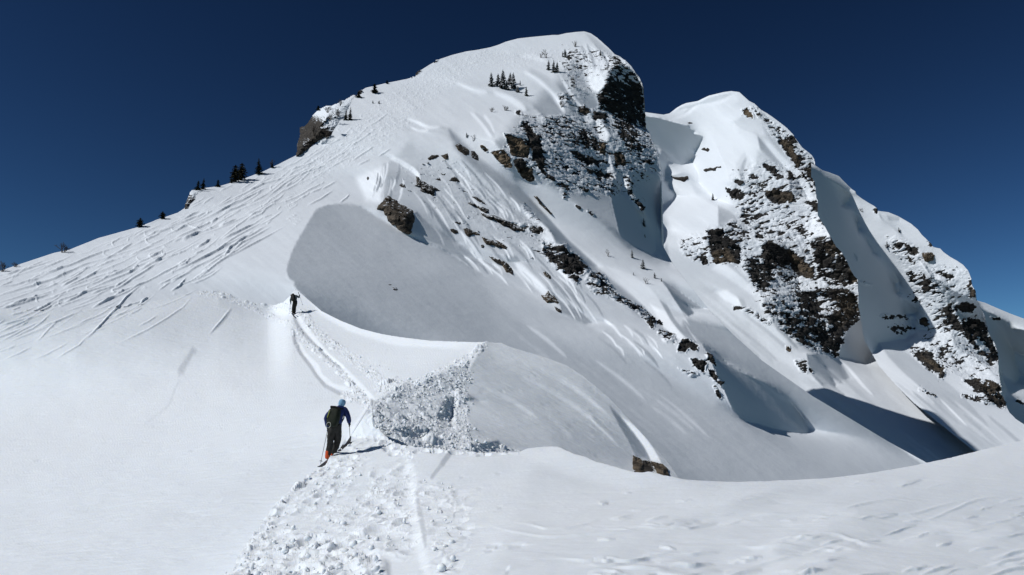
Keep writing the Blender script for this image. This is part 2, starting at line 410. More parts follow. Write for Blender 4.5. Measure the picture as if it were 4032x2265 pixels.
# ================================================================== wanted greys: light and shade to be built into the slopes of the snow
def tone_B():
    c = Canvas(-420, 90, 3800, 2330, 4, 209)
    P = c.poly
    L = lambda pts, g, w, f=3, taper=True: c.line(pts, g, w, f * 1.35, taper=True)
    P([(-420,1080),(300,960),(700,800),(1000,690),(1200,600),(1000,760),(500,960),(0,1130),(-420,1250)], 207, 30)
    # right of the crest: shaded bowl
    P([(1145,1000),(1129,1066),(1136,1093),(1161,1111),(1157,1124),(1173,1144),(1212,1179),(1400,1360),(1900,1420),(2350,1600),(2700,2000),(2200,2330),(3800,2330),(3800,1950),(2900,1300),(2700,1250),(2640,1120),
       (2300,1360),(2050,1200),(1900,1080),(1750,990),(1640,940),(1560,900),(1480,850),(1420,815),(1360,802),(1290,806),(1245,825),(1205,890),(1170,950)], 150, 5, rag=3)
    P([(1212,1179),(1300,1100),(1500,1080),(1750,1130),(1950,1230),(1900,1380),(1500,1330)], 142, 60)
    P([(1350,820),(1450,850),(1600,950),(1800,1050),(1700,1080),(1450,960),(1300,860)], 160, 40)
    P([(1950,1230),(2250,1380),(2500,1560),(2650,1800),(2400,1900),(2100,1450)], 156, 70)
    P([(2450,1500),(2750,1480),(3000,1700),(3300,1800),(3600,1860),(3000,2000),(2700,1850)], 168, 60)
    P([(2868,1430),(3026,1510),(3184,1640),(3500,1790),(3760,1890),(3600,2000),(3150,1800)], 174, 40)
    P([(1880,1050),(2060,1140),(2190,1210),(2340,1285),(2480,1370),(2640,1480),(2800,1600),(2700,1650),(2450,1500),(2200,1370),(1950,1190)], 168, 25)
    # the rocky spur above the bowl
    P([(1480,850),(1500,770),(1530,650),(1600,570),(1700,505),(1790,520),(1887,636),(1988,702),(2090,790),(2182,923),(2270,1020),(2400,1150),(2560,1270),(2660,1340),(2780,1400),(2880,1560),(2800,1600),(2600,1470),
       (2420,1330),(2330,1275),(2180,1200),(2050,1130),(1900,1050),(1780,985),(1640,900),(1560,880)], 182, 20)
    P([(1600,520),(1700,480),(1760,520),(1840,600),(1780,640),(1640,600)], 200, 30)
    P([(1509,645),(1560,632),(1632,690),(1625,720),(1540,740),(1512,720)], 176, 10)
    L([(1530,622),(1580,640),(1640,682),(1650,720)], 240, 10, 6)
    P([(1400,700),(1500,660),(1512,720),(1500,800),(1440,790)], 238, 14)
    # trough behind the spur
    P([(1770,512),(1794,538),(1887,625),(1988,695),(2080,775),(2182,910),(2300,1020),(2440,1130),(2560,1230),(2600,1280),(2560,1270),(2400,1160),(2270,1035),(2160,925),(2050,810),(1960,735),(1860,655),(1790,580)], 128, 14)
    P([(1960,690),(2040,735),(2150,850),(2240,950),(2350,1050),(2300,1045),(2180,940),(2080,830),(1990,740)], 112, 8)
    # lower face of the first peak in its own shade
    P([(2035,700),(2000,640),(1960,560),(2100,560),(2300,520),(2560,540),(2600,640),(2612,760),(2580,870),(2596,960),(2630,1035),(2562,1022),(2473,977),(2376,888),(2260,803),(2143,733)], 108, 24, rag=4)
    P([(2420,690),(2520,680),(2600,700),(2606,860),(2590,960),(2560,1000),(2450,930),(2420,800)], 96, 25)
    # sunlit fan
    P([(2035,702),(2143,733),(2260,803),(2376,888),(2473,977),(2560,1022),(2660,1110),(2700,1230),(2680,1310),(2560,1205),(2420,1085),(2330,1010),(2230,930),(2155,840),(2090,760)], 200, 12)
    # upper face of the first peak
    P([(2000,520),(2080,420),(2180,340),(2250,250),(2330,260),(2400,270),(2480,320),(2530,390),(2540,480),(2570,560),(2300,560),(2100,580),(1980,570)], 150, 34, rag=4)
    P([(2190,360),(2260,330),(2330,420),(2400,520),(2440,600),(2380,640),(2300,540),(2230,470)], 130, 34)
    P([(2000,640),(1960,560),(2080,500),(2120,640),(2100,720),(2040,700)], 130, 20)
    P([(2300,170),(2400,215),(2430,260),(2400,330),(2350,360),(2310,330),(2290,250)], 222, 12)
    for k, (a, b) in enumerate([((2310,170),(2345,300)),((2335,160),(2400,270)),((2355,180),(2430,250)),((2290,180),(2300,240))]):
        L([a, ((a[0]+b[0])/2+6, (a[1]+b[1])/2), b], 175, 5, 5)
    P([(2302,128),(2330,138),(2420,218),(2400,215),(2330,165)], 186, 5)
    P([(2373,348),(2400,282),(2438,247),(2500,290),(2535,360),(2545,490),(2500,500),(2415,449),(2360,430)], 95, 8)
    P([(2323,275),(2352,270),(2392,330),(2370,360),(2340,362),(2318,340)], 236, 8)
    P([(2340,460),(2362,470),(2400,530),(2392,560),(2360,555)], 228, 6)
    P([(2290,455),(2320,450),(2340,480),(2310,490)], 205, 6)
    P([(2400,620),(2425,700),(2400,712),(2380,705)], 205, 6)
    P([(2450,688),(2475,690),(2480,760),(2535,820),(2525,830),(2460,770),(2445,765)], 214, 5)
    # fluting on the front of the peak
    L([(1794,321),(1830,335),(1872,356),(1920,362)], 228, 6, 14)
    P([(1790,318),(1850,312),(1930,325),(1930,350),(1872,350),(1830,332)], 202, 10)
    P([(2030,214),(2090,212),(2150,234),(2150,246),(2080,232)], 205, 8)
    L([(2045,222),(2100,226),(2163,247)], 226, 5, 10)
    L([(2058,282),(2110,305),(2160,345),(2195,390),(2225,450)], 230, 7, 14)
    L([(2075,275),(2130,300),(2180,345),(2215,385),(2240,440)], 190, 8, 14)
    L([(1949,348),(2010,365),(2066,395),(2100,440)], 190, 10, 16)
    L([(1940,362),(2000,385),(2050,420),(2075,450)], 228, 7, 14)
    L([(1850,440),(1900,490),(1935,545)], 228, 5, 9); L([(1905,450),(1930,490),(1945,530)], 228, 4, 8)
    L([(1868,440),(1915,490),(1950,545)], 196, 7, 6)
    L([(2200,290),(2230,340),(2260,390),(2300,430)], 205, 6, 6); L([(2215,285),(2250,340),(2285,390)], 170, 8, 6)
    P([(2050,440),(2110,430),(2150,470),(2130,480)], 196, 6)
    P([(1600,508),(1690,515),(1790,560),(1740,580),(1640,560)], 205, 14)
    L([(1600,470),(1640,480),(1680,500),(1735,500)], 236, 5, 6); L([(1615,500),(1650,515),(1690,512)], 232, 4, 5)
    # boulder's shadow, built into the relief as a slope turned from the sun
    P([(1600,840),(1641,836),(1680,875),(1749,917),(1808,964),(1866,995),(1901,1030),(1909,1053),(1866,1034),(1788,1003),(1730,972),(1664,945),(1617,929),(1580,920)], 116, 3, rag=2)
    # the rib below the rocks
    P([(2060,830),(2090,850),(2130,870),(2165,905),(2150,915),(2100,880),(2075,860)], 234, 6)
    P([(2138,905),(2170,915),(2190,960),(2215,965),(2200,990),(2150,965),(2130,940)], 228, 6)
    P([(2019,1019),(2060,1040),(2130,1110),(2165,1150),(2140,1165),(2090,1120),(2040,1070)], 226, 8)
    P([(2155,1128),(2206,1186),(2272,1217),(2334,1272),(2307,1276),(2233,1241),(2212,1233),(2206,1202)], 112, 3, rag=2)
    P([(1985,1000),(2030,1010),(2052,1028),(2030,1034),(2000,1030)], 120, 3)
    P([(2640,1350),(2700,1420),(2760,1480),(2820,1530),(2840,1560),(2780,1530),(2700,1470),(2650,1400)], 175, 10)
    L([(2660,1310),(2690,1330)], 236, 12, 6)
    # ribs of the lower fan
    P([(2388,1050),(2480,1075),(2563,1136),(2621,1217),(2665,1280),(2705,1335),(2680,1345),(2606,1285),(2505,1175),(2440,1110)], 214, 5)
    P([(2560,1200),(2621,1225),(2665,1285),(2700,1335),(2670,1335),(2610,1285)], 236, 8)
    P([(2600,1186),(2625,1200),(2660,1262),(2712,1320),(2745,1352),(2728,1352),(2680,1310),(2640,1260)], 150, 4)
    L([(2640,1180),(2690,1250),(2735,1330),(2750,1345)], 205, 7, 5)
    P([(2606,1105),(2660,1140),(2718,1182),(2773,1217),(2730,1213),(2707,1202),(2734,1233),(2711,1246),(2680,1217),(2640,1155)], 108, 3, rag=2)
    P([(2690,1260),(2740,1300),(2790,1350),(2760,1350),(2720,1310)], 150, 5)
    # long shadow of the rocks, shaped into the slope
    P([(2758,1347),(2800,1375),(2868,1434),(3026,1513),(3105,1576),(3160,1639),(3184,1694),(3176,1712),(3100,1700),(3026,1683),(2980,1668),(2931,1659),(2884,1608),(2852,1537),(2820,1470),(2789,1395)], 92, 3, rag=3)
    # streaks down the spur
    rr = random.Random(3)
    base = [((1530,640),(1500,830)),((1620,720),(1900,1050)),((1740,640),(2010,940)),((1860,700),(2120,940)),((1790,950),(2060,1130)),((1960,930),(2230,1180)),((2120,1020),(2420,1330)),((2420,1290),(2700,1500))]
    for (x0, y0), (x1, y1) in base:
        for k in range(16):
            ox = rr.uniform(-70, 70); oy = rr.uniform(-40, 40); t0 = rr.uniform(0, .5); t1 = t0 + rr.uniform(.15, .45)
            pa = (x0 + (x1 - x0) * t0 + ox, y0 + (y1 - y0) * t0 + oy); pb = (x0 + (x1 - x0) * t1 + ox - 8, y0 + (y1 - y0) * t1 + oy + 14)
            mid = ((pa[0] + pb[0]) / 2 + 6, (pa[1] + pb[1]) / 2 - 4)
            if pa[0] < 1480 or not (600 < pa[1] < 1480): continue
            L([pa, mid, pb], rr.choice([226, 218, 208, 150, 140]), rr.uniform(1.5, 4), rr.uniform(2.5, 5), taper=True)
    for k in range(26):     # faint fall lines on the apron
        x = rr.uniform(2000, 2900); y = 1180 + (x - 2000) * .62 + rr.uniform(0, 240); l = rr.uniform(120, 330)
        if x < 2400 and y < 1500:
            pass
        L([(x, y), (x + l * .5, y + l * .36), (x + l, y + l * .80)], rr.choice([190, 186, 162, 166]), rr.uniform(2, 6), 8, taper=True)
    return c

def tone_C():
    c = Canvas(2480, 330, 4380, 2000, 4, 205)
    P = c.poly
    L = lambda pts, g, w, f=3, taper=True: c.line(pts, g, w, f * 1.35, taper=True)
    P([(2480,380),(2900,350),(3000,520),(2990,640),(2900,760),(2860,860),(2830,960),(2700,980),(2640,900),(2560,700),(2480,500)], 226, 20)
    P([(2700,520),(2820,430),(2930,450),(2960,520),(2960,640),(2880,720),(2780,760),(2750,640)], 233, 30)
    L([(2662,438),(2690,424),(2735,418),(2790,394),(2850,377),(2885,372)], 188, 9, 4)
    P([(2740,402),(2800,382),(2850,372),(2862,384),(2800,405),(2745,420),(2720,436),(2690,446)], 196, 4)
    L([(2640,472),(2700,452),(2745,420),(2800,412),(2850,400),(2870,385)], 240, 6, 4)
    L([(2630,452),(2660,430),(2700,409),(2748,401),(2791,380),(2849,366),(2885,362)], 240, 4, 3)
    P([(2880,420),(2920,380),(2945,400),(2950,440),(2920,430)], 214, 10)
    P([(2880,480),(2905,470),(2960,430),(3030,500),(2985,533),(2930,520)], 206, 8)
    L([(2880,495),(2900,515),(2940,525),(2982,535)], 240, 6, 5)
    P([(2983,538),(2993,588),(3043,635),(3094,670),(3075,643),(3024,585),(2993,546)], 150, 4)
    L([(3005,545),(3060,610),(3110,660),(3150,700),(3200,767)], 226, 12, 5)
    P([(2990,440),(3043,470),(3100,520),(3140,570),(3200,620),(3215,720),(3180,700),(3120,650),(3060,590),(3010,520)], 178, 8)
    P([(3020,455),(3060,480),(3110,530),(3100,545),(3060,520)], 214, 8)
    # shadow of the first peak, modelled by tilting the snow away from the sun
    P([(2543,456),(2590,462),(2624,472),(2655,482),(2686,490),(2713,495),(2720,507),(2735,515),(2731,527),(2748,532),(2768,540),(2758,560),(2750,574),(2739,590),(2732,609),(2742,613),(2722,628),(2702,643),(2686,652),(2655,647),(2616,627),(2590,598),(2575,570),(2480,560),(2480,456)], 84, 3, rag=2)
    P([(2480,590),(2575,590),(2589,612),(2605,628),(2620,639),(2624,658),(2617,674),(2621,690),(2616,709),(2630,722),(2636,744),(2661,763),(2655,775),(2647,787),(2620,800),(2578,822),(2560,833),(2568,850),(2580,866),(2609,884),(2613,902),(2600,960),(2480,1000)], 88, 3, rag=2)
    P([(2600,1000),(2625,960),(2632,1010),(2650,1040),(2625,1040)], 150, 10)
    P([(2636,693),(2690,680),(2712,690),(2760,730),(2766,730),(2700,712)], 165, 4)
    P([(2585,585),(2600,592),(2625,630),(2620,645),(2600,625)], 236, 4)
    # shoulder and its right side
    P([(2620,850),(2700,790),(2800,790),(2830,830),(2829,890),(2780,905),(2700,930),(2650,920)], 236, 16)
    P([(2828,812),(2870,830),(2930,880),(2942,930),(2860,905),(2829,890)], 172, 5)
    P([(2715,715),(2780,760),(2830,800),(2800,800),(2745,770)], 196, 8)
    P([(2859,720),(2960,690),(2990,600),(3050,640),(3100,690),(3120,800),(3080,900),(2960,900),(2900,820)], 196, 16)
    P([(2900,640),(2930,600),(2960,640),(2940,720),(2915,760),(2900,700)], 214, 10); L([(2938,620),(2920,680),(2935,740)], 170, 8, 6)
    L([(3140,680),(3170,730),(3200,790),(3215,800)], 222, 16, 5)
    P([(3106,716),(3130,700),(3172,760),(3176,779),(3150,778),(3110,760)], 118, 3, rag=1.5)
    P([(3030,820),(3060,800),(3150,800),(3170,850),(3150,880),(3050,880)], 190, 12)
    P([(3190,840),(3260,860),(3320,930),(3300,940),(3230,933),(3180,930)], 234, 8)
    P([(3047,890),(3120,880),(3180,940),(3200,1010),(3190,1060),(3130,990),(3080,960)], 200, 10)
    for a, b in [((3090,900),(3150,1000)),((3110,890),(3180,1030)),((3140,900),(3200,1040))]:
        L([a, ((a[0]+b[0])/2, (a[1]+b[1])/2 - 4), b], 160, 4, 4)
    P([(2786,905),(2915,960),(2920,1040),(2800,1040),(2780,960)], 150, 8)
    P([(2930,1000),(3060,1040),(3130,1130),(3020,1140),(2950,1100)], 120, 8)
    P([(3000,950),(3090,970),(3130,1060),(3060,1040)], 80, 6)
    P([(3047,1048),(3143,1060),(3150,1150),(3050,1150)], 125, 6)
    P([(3130,1075),(3160,1090),(3210,1110),(3210,1145),(3150,1140)], 210, 5)
    P([(3194,948),(3291,936),(3349,1017),(3378,1050),(3378,1122),(3260,1130),(3210,1020)], 140, 8)
    P([(3250,1090),(3330,1090),(3372,1120),(3340,1150),(3270,1140)], 190, 6)
    P([(3039,1160),(3132,1150),(3160,1240),(3220,1340),(3300,1400),(3220,1400),(3120,1340),(3060,1250)], 122, 8)
    P([(3132,1145),(3357,1149),(3394,1219),(3330,1297),(3310,1400),(3207,1333),(3135,1188)], 110, 6)
    P([(3213,1165),(3299,1161),(3300,1240),(3213,1238)], 190, 8)
    # slopes under the cliffs
    P([(2600,1060),(2680,940),(2790,1000),(2850,1050),(2960,1120),(3020,1190),(3100,1300),(3180,1400),(3000,1400),(2800,1220)], 204, 14)
    P([(2835,1033),(2850,1034),(2900,1075),(2960,1125),(3020,1185),(2980,1180),(2890,1110),(2800,1060)], 226, 8)
    P([(2852,1036),(2900,1050),(2940,1080),(3010,1150),(3027,1180),(2960,1120)], 190, 5)
    P([(2817,1150),(2860,1142),(2915,1175),(2938,1205),(2920,1235),(2880,1210)], 240, 8)
    P([(2905,1168),(2930,1180),(2942,1210),(2930,1225),(2915,1195)], 186, 5)
    P([(2880,1225),(2960,1240),(3010,1270),(3070,1310),(3124,1360),(3080,1350),(3000,1290),(2920,1250)], 238, 8)
    P([(2960,1290),(3080,1360),(3200,1480),(3160,1480),(3000,1360)], 214, 20)
    P([(3000,1180),(3040,1190),(3120,1340),(3140,1370),(3060,1300)], 150, 6)
    P([(3176,1395),(3240,1395),(3300,1410),(3325,1450),(3350,1492),(3312,1496),(3320,1512),(3280,1492),(3292,1515),(3288,1527),(3319,1550),(3360,1590),(3424,1632),(3393,1620),(3265,1543),(3214,1504),(3187,1449)], 110, 3, rag=2.5)
    P([(3330,1297),(3377,1254),(3396,1222),(3440,1320),(3460,1352),(3444,1387),(3409,1434),(3300,1408),(3304,1372)], 90, 4)
    P([(3300,1410),(3409,1440),(3500,1560),(3700,1750),(4000,1900),(3700,1900),(3400,1640),(3350,1500)], 196, 12)
    rr = random.Random(9)
    for k in range(34):
        x = rr.uniform(2650, 3700); y = 1060 + (x - 2650) * .68 + rr.uniform(-30, 190); l = rr.uniform(90, 260)
        L([(x, y), (x + l * .5, y + l * .38), (x + l, y + l * .82)], rr.choice([214, 210, 184, 188]), rr.uniform(2, 6), 8, taper=True)
    L([(2810,1290),(2900,1370),(3032,1461),(3070,1500),(3110,1545),(3160,1600),(3199,1660),(3225,1690)], 236, 3, 3)
    L([(2815,1298),(2900,1378),(3030,1470),(3066,1508),(3104,1553),(3152,1606),(3190,1664)], 168, 3, 3)
    L([(3310,1420),(3340,1450),(3390,1510),(3440,1560)], 226, 6, 5)
    return c

def tone_D():
    c = Canvas(3180, 630, 4380, 1960, 4, 208)
    P = c.poly
    L = lambda pts, g, w, f=3, taper=True: c.line(pts, g, w, f * 1.35, taper=True)
    P([(3350,760),(3450,820),(3520,900),(3560,960),(3500,1000),(3440,960),(3380,900),(3330,812)], 230, 12)
    P([(3460,830),(3500,836),(3590,880),(3620,910),(3660,970),(3600,960),(3540,900)], 214, 10); L([(3460,840),(3480,870),(3530,905),(3560,935)], 178, 6, 5)
    P([(3490,846),(3540,856),(3540,872),(3500,868)], 178, 4)
    P([(3218,663),(3304,722),(3343,756),(3350,768),(3339,791),(3316,811),(3354,834),(3378,865),(3376,885),(3388,892),(3378,905),(3381,920),(3409,943),(3420,962),(3459,993),(3498,1032),(3537,1079),(3533,1090),(3546,1106),(3525,1121),(3534,1133),(3540,1145),(3529,1156),
       (3595,1195),(3611,1224),(3611,1251),(3591,1271),(3572,1333),(3459,1352),(3444,1387),(3420,1405),(3409,1434),(3304,1407),(3180,1300),(3180,650)], 86, 3, rag=2)
    P([(3211,652),(3304,694),(3354,745),(3346,758),(3300,724),(3250,690)], 176, 6)
    L([(3345,748),(3368,758)], 238, 8, 4)
    P([(3420,965),(3470,985),(3540,1060),(3570,1110),(3650,1200),(3700,1280),(3640,1240),(3560,1170),(3540,1090)], 196, 8)
    P([(3440,1000),(3480,960),(3540,1040),(3600,1100),(3560,1090),(3500,1030)], 212, 10)
    P([(3630,1032),(3692,1098),(3731,1118),(3755,1145),(3801,1165),(3850,1200),(3880,1290),(3800,1292),(3760,1230),(3720,1180),(3670,1110)], 98, 3, rag=2)
    P([(3690,1010),(3760,1030),(3800,1070),(3830,1130),(3800,1150),(3740,1110),(3700,1060)], 220, 8)
    P([(3740,1300),(3790,1320),(3900,1440),(3850,1425),(3760,1370)], 128, 5)
    P([(3570,1240),(3612,1225),(3640,1250),(3600,1290)], 234, 6)
    P([(3560,1340),(3600,1300),(3660,1380),(3640,1390),(3580,1370)], 230, 8)
    P([(3463,1352),(3498,1411),(3560,1470),(3630,1530),(3660,1600),(3700,1700),(3600,1650),(3480,1500),(3420,1440)], 222, 6)
    P([(3466,1352),(3540,1370),(3700,1480),(3790,1560),(3900,1680),(3720,1640),(3630,1530),(3560,1468),(3500,1408)], 184, 5)
    P([(3770,1390),(3830,1400),(3900,1460),(3930,1500),(3850,1500),(3790,1450)], 230, 8)
    P([(3640,1560),(3760,1580),(3900,1700),(4000,1800),(3800,1760)], 194, 14)
    P([(3780,1250),(3880,1260),(3930,1420),(3890,1420),(3800,1320)], 110, 5)
    P([(3850,1520),(3945,1540),(3965,1600),(3900,1590)], 120, 5)
    L([(3700,1570),(3760,1630),(3810,1680)], 232, 4, 3)
    L([(3440,1430),(3470,1510),(3510,1590),(3560,1650)], 226, 3, 3)
    rr = random.Random(5)
    for k in range(20):
        x = rr.uniform(3420, 3900); y = 1420 + (x - 3420) * .5 + rr.uniform(-20, 160); l = rr.uniform(70, 200)
        L([(x, y), (x + l * .5, y + l * .42), (x + l, y + l * .86)], rr.choice([214, 180, 186, 206]), rr.uniform(2, 5), 6, taper=True)
    return c

def tone_E():
    c = Canvas(3800, 1160, 4380, 2000, 4, 92)
    P = c.poly
    P([(3830,1170),(3925,1205),(4380,1390),(4380,1410),(4100,1310),(3990,1292),(3975,1268),(3930,1240),(3872,1212)], 220, 4, rag=2)
    P([(3991,1385),(4032,1400),(4380,1550),(4380,1700),(4000,1510),(4018,1480),(3998,1420)], 216, 4, rag=2)
    P([(3941,1477),(4032,1531),(4380,1700),(4380,1760),(4032,1580),(3970,1540)], 222, 4, rag=2)
    P([(3960,1560),(4032,1600),(4380,1780),(4380,2000),(3900,1900)], 140, 8)
    P([(3980,1640),(4380,1850),(4380,2000),(3900,1900)], 190, 10)
    return c

def tone_A2():
    c = Canvas(-420, 1110, 2800, 2340, 4, 224)
    P, L = c.poly, c.line
    P([(-420,1700),(500,1600),(1000,1750),(1250,1830),(900,2340),(-420,2340)], 222, 120)
    P([(860,1260),(1100,1330),(1300,1560),(1280,1700),(900,1700),(400,1500)], 223, 60)
    P([(1165,1140),(1212,1176),(1421,1290),(1693,1338),(1917,1345),(1860,1390),(1780,1430),(1640,1515),(1560,1520),(1450,1430),(1330,1330),(1220,1240)], 226, 8)
    P([(1212,1176),(1421,1290),(1693,1338),(1917,1345),(1800,1375),(1560,1365),(1380,1310),(1260,1240)], 240, 10)
    P([(1917,1340),(2018,1366),(2233,1436),(2392,1558),(2560,1735),(2760,2000),(2200,1960),(2000,1830),(1850,1720),(1835,1560),(1850,1450)], 176, 6)
    P([(1917,1340),(2018,1366),(2233,1436),(2400,1570),(2330,1560),(2150,1470),(1950,1440)], 186, 25)
    P([(1900,1480),(2150,1560),(2350,1650),(2450,1740),(2200,1760),(1950,1640)], 166, 40)
    P([(2150,1650),(2420,1680),(2500,1760),(2480,1850),(2200,1800)], 150, 40)
    for pts, g, w in [([(1960,1400),(2100,1440),(2250,1520),(2400,1640)], 198, 6), ([(1900,1530),(2000,1570),(2120,1650)], 190, 5), ([(2050,1480),(2200,1560),(2330,1650),(2440,1760)], 194, 5), ([(2100,1470),(2260,1560),(2380,1660)], 172, 8),
                      ([(1990,1540),(2150,1630),(2260,1730)], 168, 7), ([(2290,1510),(2400,1610),(2480,1720)], 172, 8), ([(2330,1640),(2420,1720),(2470,1790)], 150, 8)]:
        L(pts, g, w, 14, taper=True)
    P([(2440,1640),(2475,1660),(2531,1703),(2570,1761),(2612,1826),(2562,1816),(2535,1761),(2492,1703)], 226, 4)
    P([(2400,1600),(2440,1640),(2492,1703),(2535,1761),(2562,1815),(2500,1795),(2475,1735),(2440,1680)], 108, 5)
    P([(2480,1645),(2530,1700),(2590,1760),(2650,1850),(2690,1910),(2630,1870),(2570,1760)], 165, 4)
    # dug and trampled pit
    P([(1470,1582),(1540,1545),(1600,1505),(1640,1520),(1700,1485),(1790,1450),(1845,1430),(1850,1540),(1852,1640),(1855,1700),(1990,1745),(2040,1778),(1950,1815),(1880,1810),(1600,1790),(1500,1720),(1455,1660)], 172, 6)
    P([(1480,1600),(1590,1560),(1640,1600),(1560,1640),(1470,1650)], 158, 10)
    P([(1755,1560),(1782,1570),(1784,1640),(1770,1664),(1738,1655),(1712,1645),(1735,1600)], 96, 4)
    P([(1560,1690),(1620,1672),(1665,1700),(1705,1722),(1660,1730),(1590,1722)], 96, 4)
    P([(1600,1740),(1700,1745),(1760,1765),(1660,1775)], 130, 8)
    P([(1840,1750),(1900,1742),(1960,1735),(1985,1760),(1930,1785),(1870,1785)], 104, 5)
    P([(1835,1555),(1870,1568),(1894,1585),(1850,1578)], 105, 3)
    L([(1800,1540),(1795,1600),(1785,1660),(1800,1700)], 228, 14, 5)
    P([(1790,1600),(1840,1610),(1852,1700),(1800,1710)], 196, 8)
    # trodden skin track: trench floors and banks
    L([(800,1142),(870,1146),(960,1175),(1050,1215),(1130,1232),(1165,1238)], 243, 9, 6)
    L([(800,1155),(880,1165),(970,1195),(1050,1232),(1100,1248)], 196, 7, 6)
    L([(1180,1255),(1200,1290),(1240,1340),(1290,1400),(1350,1450),(1420,1520),(1465,1570)], 244, 12, 6)
    L([(1158,1250),(1175,1290),(1200,1318),(1250,1370),(1300,1420),(1340,1450)], 186, 6, 5)
    L([(1180,1360),(1200,1400),(1245,1440),(1262,1480),(1310,1520),(1390,1540)], 240, 12, 8)
    L([(1152,1300),(1160,1345),(1185,1395),(1220,1440),(1245,1480),(1280,1520),(1340,1552)], 178, 7, 6)
    L([(1330,1785),(1350,1762),(1380,1718),(1410,1670),(1440,1620),(1464,1582)], 140, 11, 6)
    L([(1365,1735),(1395,1680),(1425,1635),(1455,1585)], 236, 5, 8)
    # older slides
    L([(915,1215),(895,1245),(860,1285),(825,1318)], 188, 2.5, 4, taper=True)
    P([(760,1370),(775,1378),(735,1440),(722,1475),(705,1480),(700,1455)], 196, 10, rag=5)
    L([(720,1480),(690,1530),(660,1600),(560,1680)], 214, 3, 8, taper=True)
    L([(0,1221),(150,1228),(300,1229),(450,1220),(600,1198),(700,1174),(780,1156)], 250, 8, 4)
    L([(0,1234),(150,1241),(300,1242),(450,1233),(600,1210),(700,1186)], 200, 4, 4)
    return c

